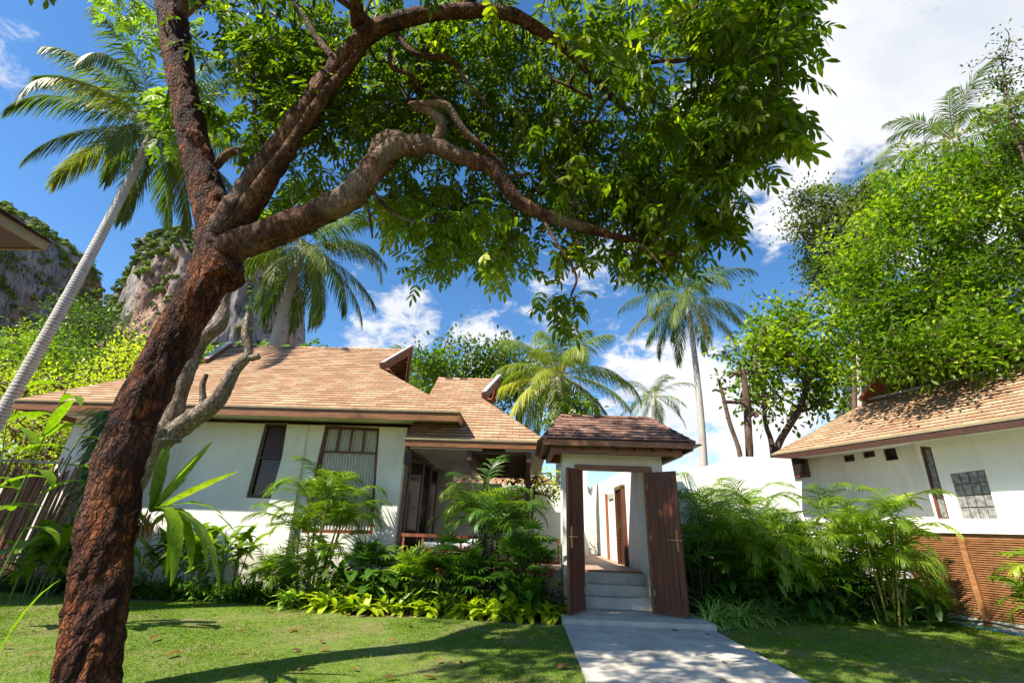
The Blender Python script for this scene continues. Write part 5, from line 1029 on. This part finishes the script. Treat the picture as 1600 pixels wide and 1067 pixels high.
scatter('spider', 'spider_plant', 'variegated strappy clump edging the right bed', 'plant', 'strappy variegated clumps edging the right bed', 'leaf_spider', sp, sc=(.85, 1.15), nvar=6, seed=140)
# ================================================================ GRASS AND LITTER
def in_poly(P, poly):
    x, y = P[:, 0], P[:, 1]; r = np.zeros(len(P), bool)
    for i in range(len(poly)):
        (x1, y1), (x2, y2) = poly[i - 1], poly[i]; c = ((y1 > y) != (y2 > y)) & (x < (x2 - x1) * (y - y1) / ((y2 - y1) + 1e-12) + x1); r ^= c
    return r
def grass(poly, x0, x1, y0, y1, n, seed):
    global RNG
    RNG = np.random.default_rng(seed); P = np.stack([RNG.uniform(x0, x1, n), RNG.uniform(y0, y1, n), np.full(n, .015)], -1)
    P[:, :2] += RNG.normal(0, .01, (n, 2)); P = P[in_poly(P + [0, .02, 0], poly)]; n = len(P)
    dry = fbm(P * [.9, .9, 0] + 3, 4, 7) + np.exp(-(((P[:, 0] + 2.6) / 1.1) ** 2 + ((P[:, 1] - 6.2) / .9) ** 2)) * .45; keep = RNG.random(n) > np.clip(dry * 1.6, 0, .72); P = P[keep]; dry = dry[keep]; n = len(P)
    tall = .75 + .7 * np.clip(fbm(P * [3, 3, 0], 3, 2) + .3, 0, 1); D = RNG.normal(0, .55, (n, 3)); D[:, 2] = 1
    m = MB(); m.blades(P, D, RNG.normal(0, 1, (n, 3)), RNG.uniform(.025, .05, n) * tall, RNG.uniform(.005, .008, n), 1.1, 2, lambda t: 1 - .85 * t, 0, False, np.clip(RNG.beta(2, 3, n) + dry * .7 + (RNG.random(n) < .05) * .5, 0, 1)); tag(m.build('grass', 'leaf_grass'), 'short mown grass of the ' + ('left' if seed == 1 else 'right') + ' lawn', 'grass', kind='stuff')
grass(LAWN_L, -10, .66, 4.6, 9.2, 150000, 1); grass(LAWN_R, 2.9, 9.2, 4.6, 9.9, 95000, 2)
RNG = np.random.default_rng(4); n = 2600; P = np.stack([RNG.uniform(-11, 7.8, n), RNG.uniform(7.9, 10.3, n), RNG.uniform(.004, .03, n)], -1); P = P[~(in_poly(P, LAWN_L) | in_poly(P, LAWN_R)) & ((P[:, 0] < .6) | (P[:, 0] > 2.95))]; n = len(P); m = MB(); m.blades(P, RNG.normal(0, 1, (n, 3)) * [1, 1, .15], [0, 0, 1.], RNG.uniform(.03, .09, n), .03, .3, 3, LEAFP, .3, True); tag(m.build('leaf_litter', 'leaf_brown'), 'dry leaves and twigs covering the planting beds', 'leaf litter', kind='stuff')
n = 420; P = np.stack([RNG.uniform(-8, 8, n), RNG.uniform(4.8, 9.2, n), np.full(n, .045)], -1); P = P[in_poly(P, LAWN_L) | in_poly(P, LAWN_R)]; n = len(P); m = MB(); m.blades(P, RNG.normal(0, 1, (n, 3)) * [1, 1, .12], [0, 0, 1.], RNG.uniform(.02, .05, n), .014, .3, 3, LEAFP, .3, True); tag(m.build('leaf_scraps', 'leaf_brown'), 'tiny dry leaf scraps strewn over the lawn', 'leaf litter', kind='stuff')
protos = []
for k in range(4): m = MB(); m.blades([[0, 0, .0]], [1, 0, .18], [0, 0, 1.], .11, .05, .5, 6, LEAFP, .45, True, np.array([.3 + .2 * k])); protos.append(m.build('fallen_leaf', 'leaf_brown', smooth=True))
lv = [(330, 960), (375, 985), (425, 955), (385, 1018), (455, 1015), (235, 1000), (280, 1020), (300, 945), (505, 1000), (516, 1013), (572, 1020), (560, 1046), (600, 1060), (660, 1057), (690, 1030), (720, 1040), (240, 960), (355, 1043), (450, 985), (800, 1030), (887, 1040), (20, 1010), (60, 1020), (1212, 987), (1270, 998), (1308, 982), (1135, 1035), (1225, 1018), (1410, 1030), (1060, 985), (1102, 990), (1123, 1062), (640, 978), (1500, 1010), (1185, 975), (540, 960), (410, 1035), (480, 1040), (620, 1000), (1350, 1040)]
for i, (px, py) in enumerate(lv):
    o = protos[i] if i < 4 else protos[i % 4].copy()
    if i >= 4: COL.objects.link(o)
    q = at(px, py, Z=.04); onp = .66 < q.x < 2.9; z = (.05 if q.y < 8.03 else .115) if onp else .045
    o.location = (q.x, q.y, z); o.rotation_euler = (rr.uniform(-.3, .3), rr.uniform(-.2, .2), rr.uniform(0, 6.28)); s_ = rr.uniform(.8, 1.5); o.scale = (s_,) * 3
    tag(o, 'curled dry orange-brown leaf fallen on the ground', 'leaf', 'fallen leaves on the lawn and path')
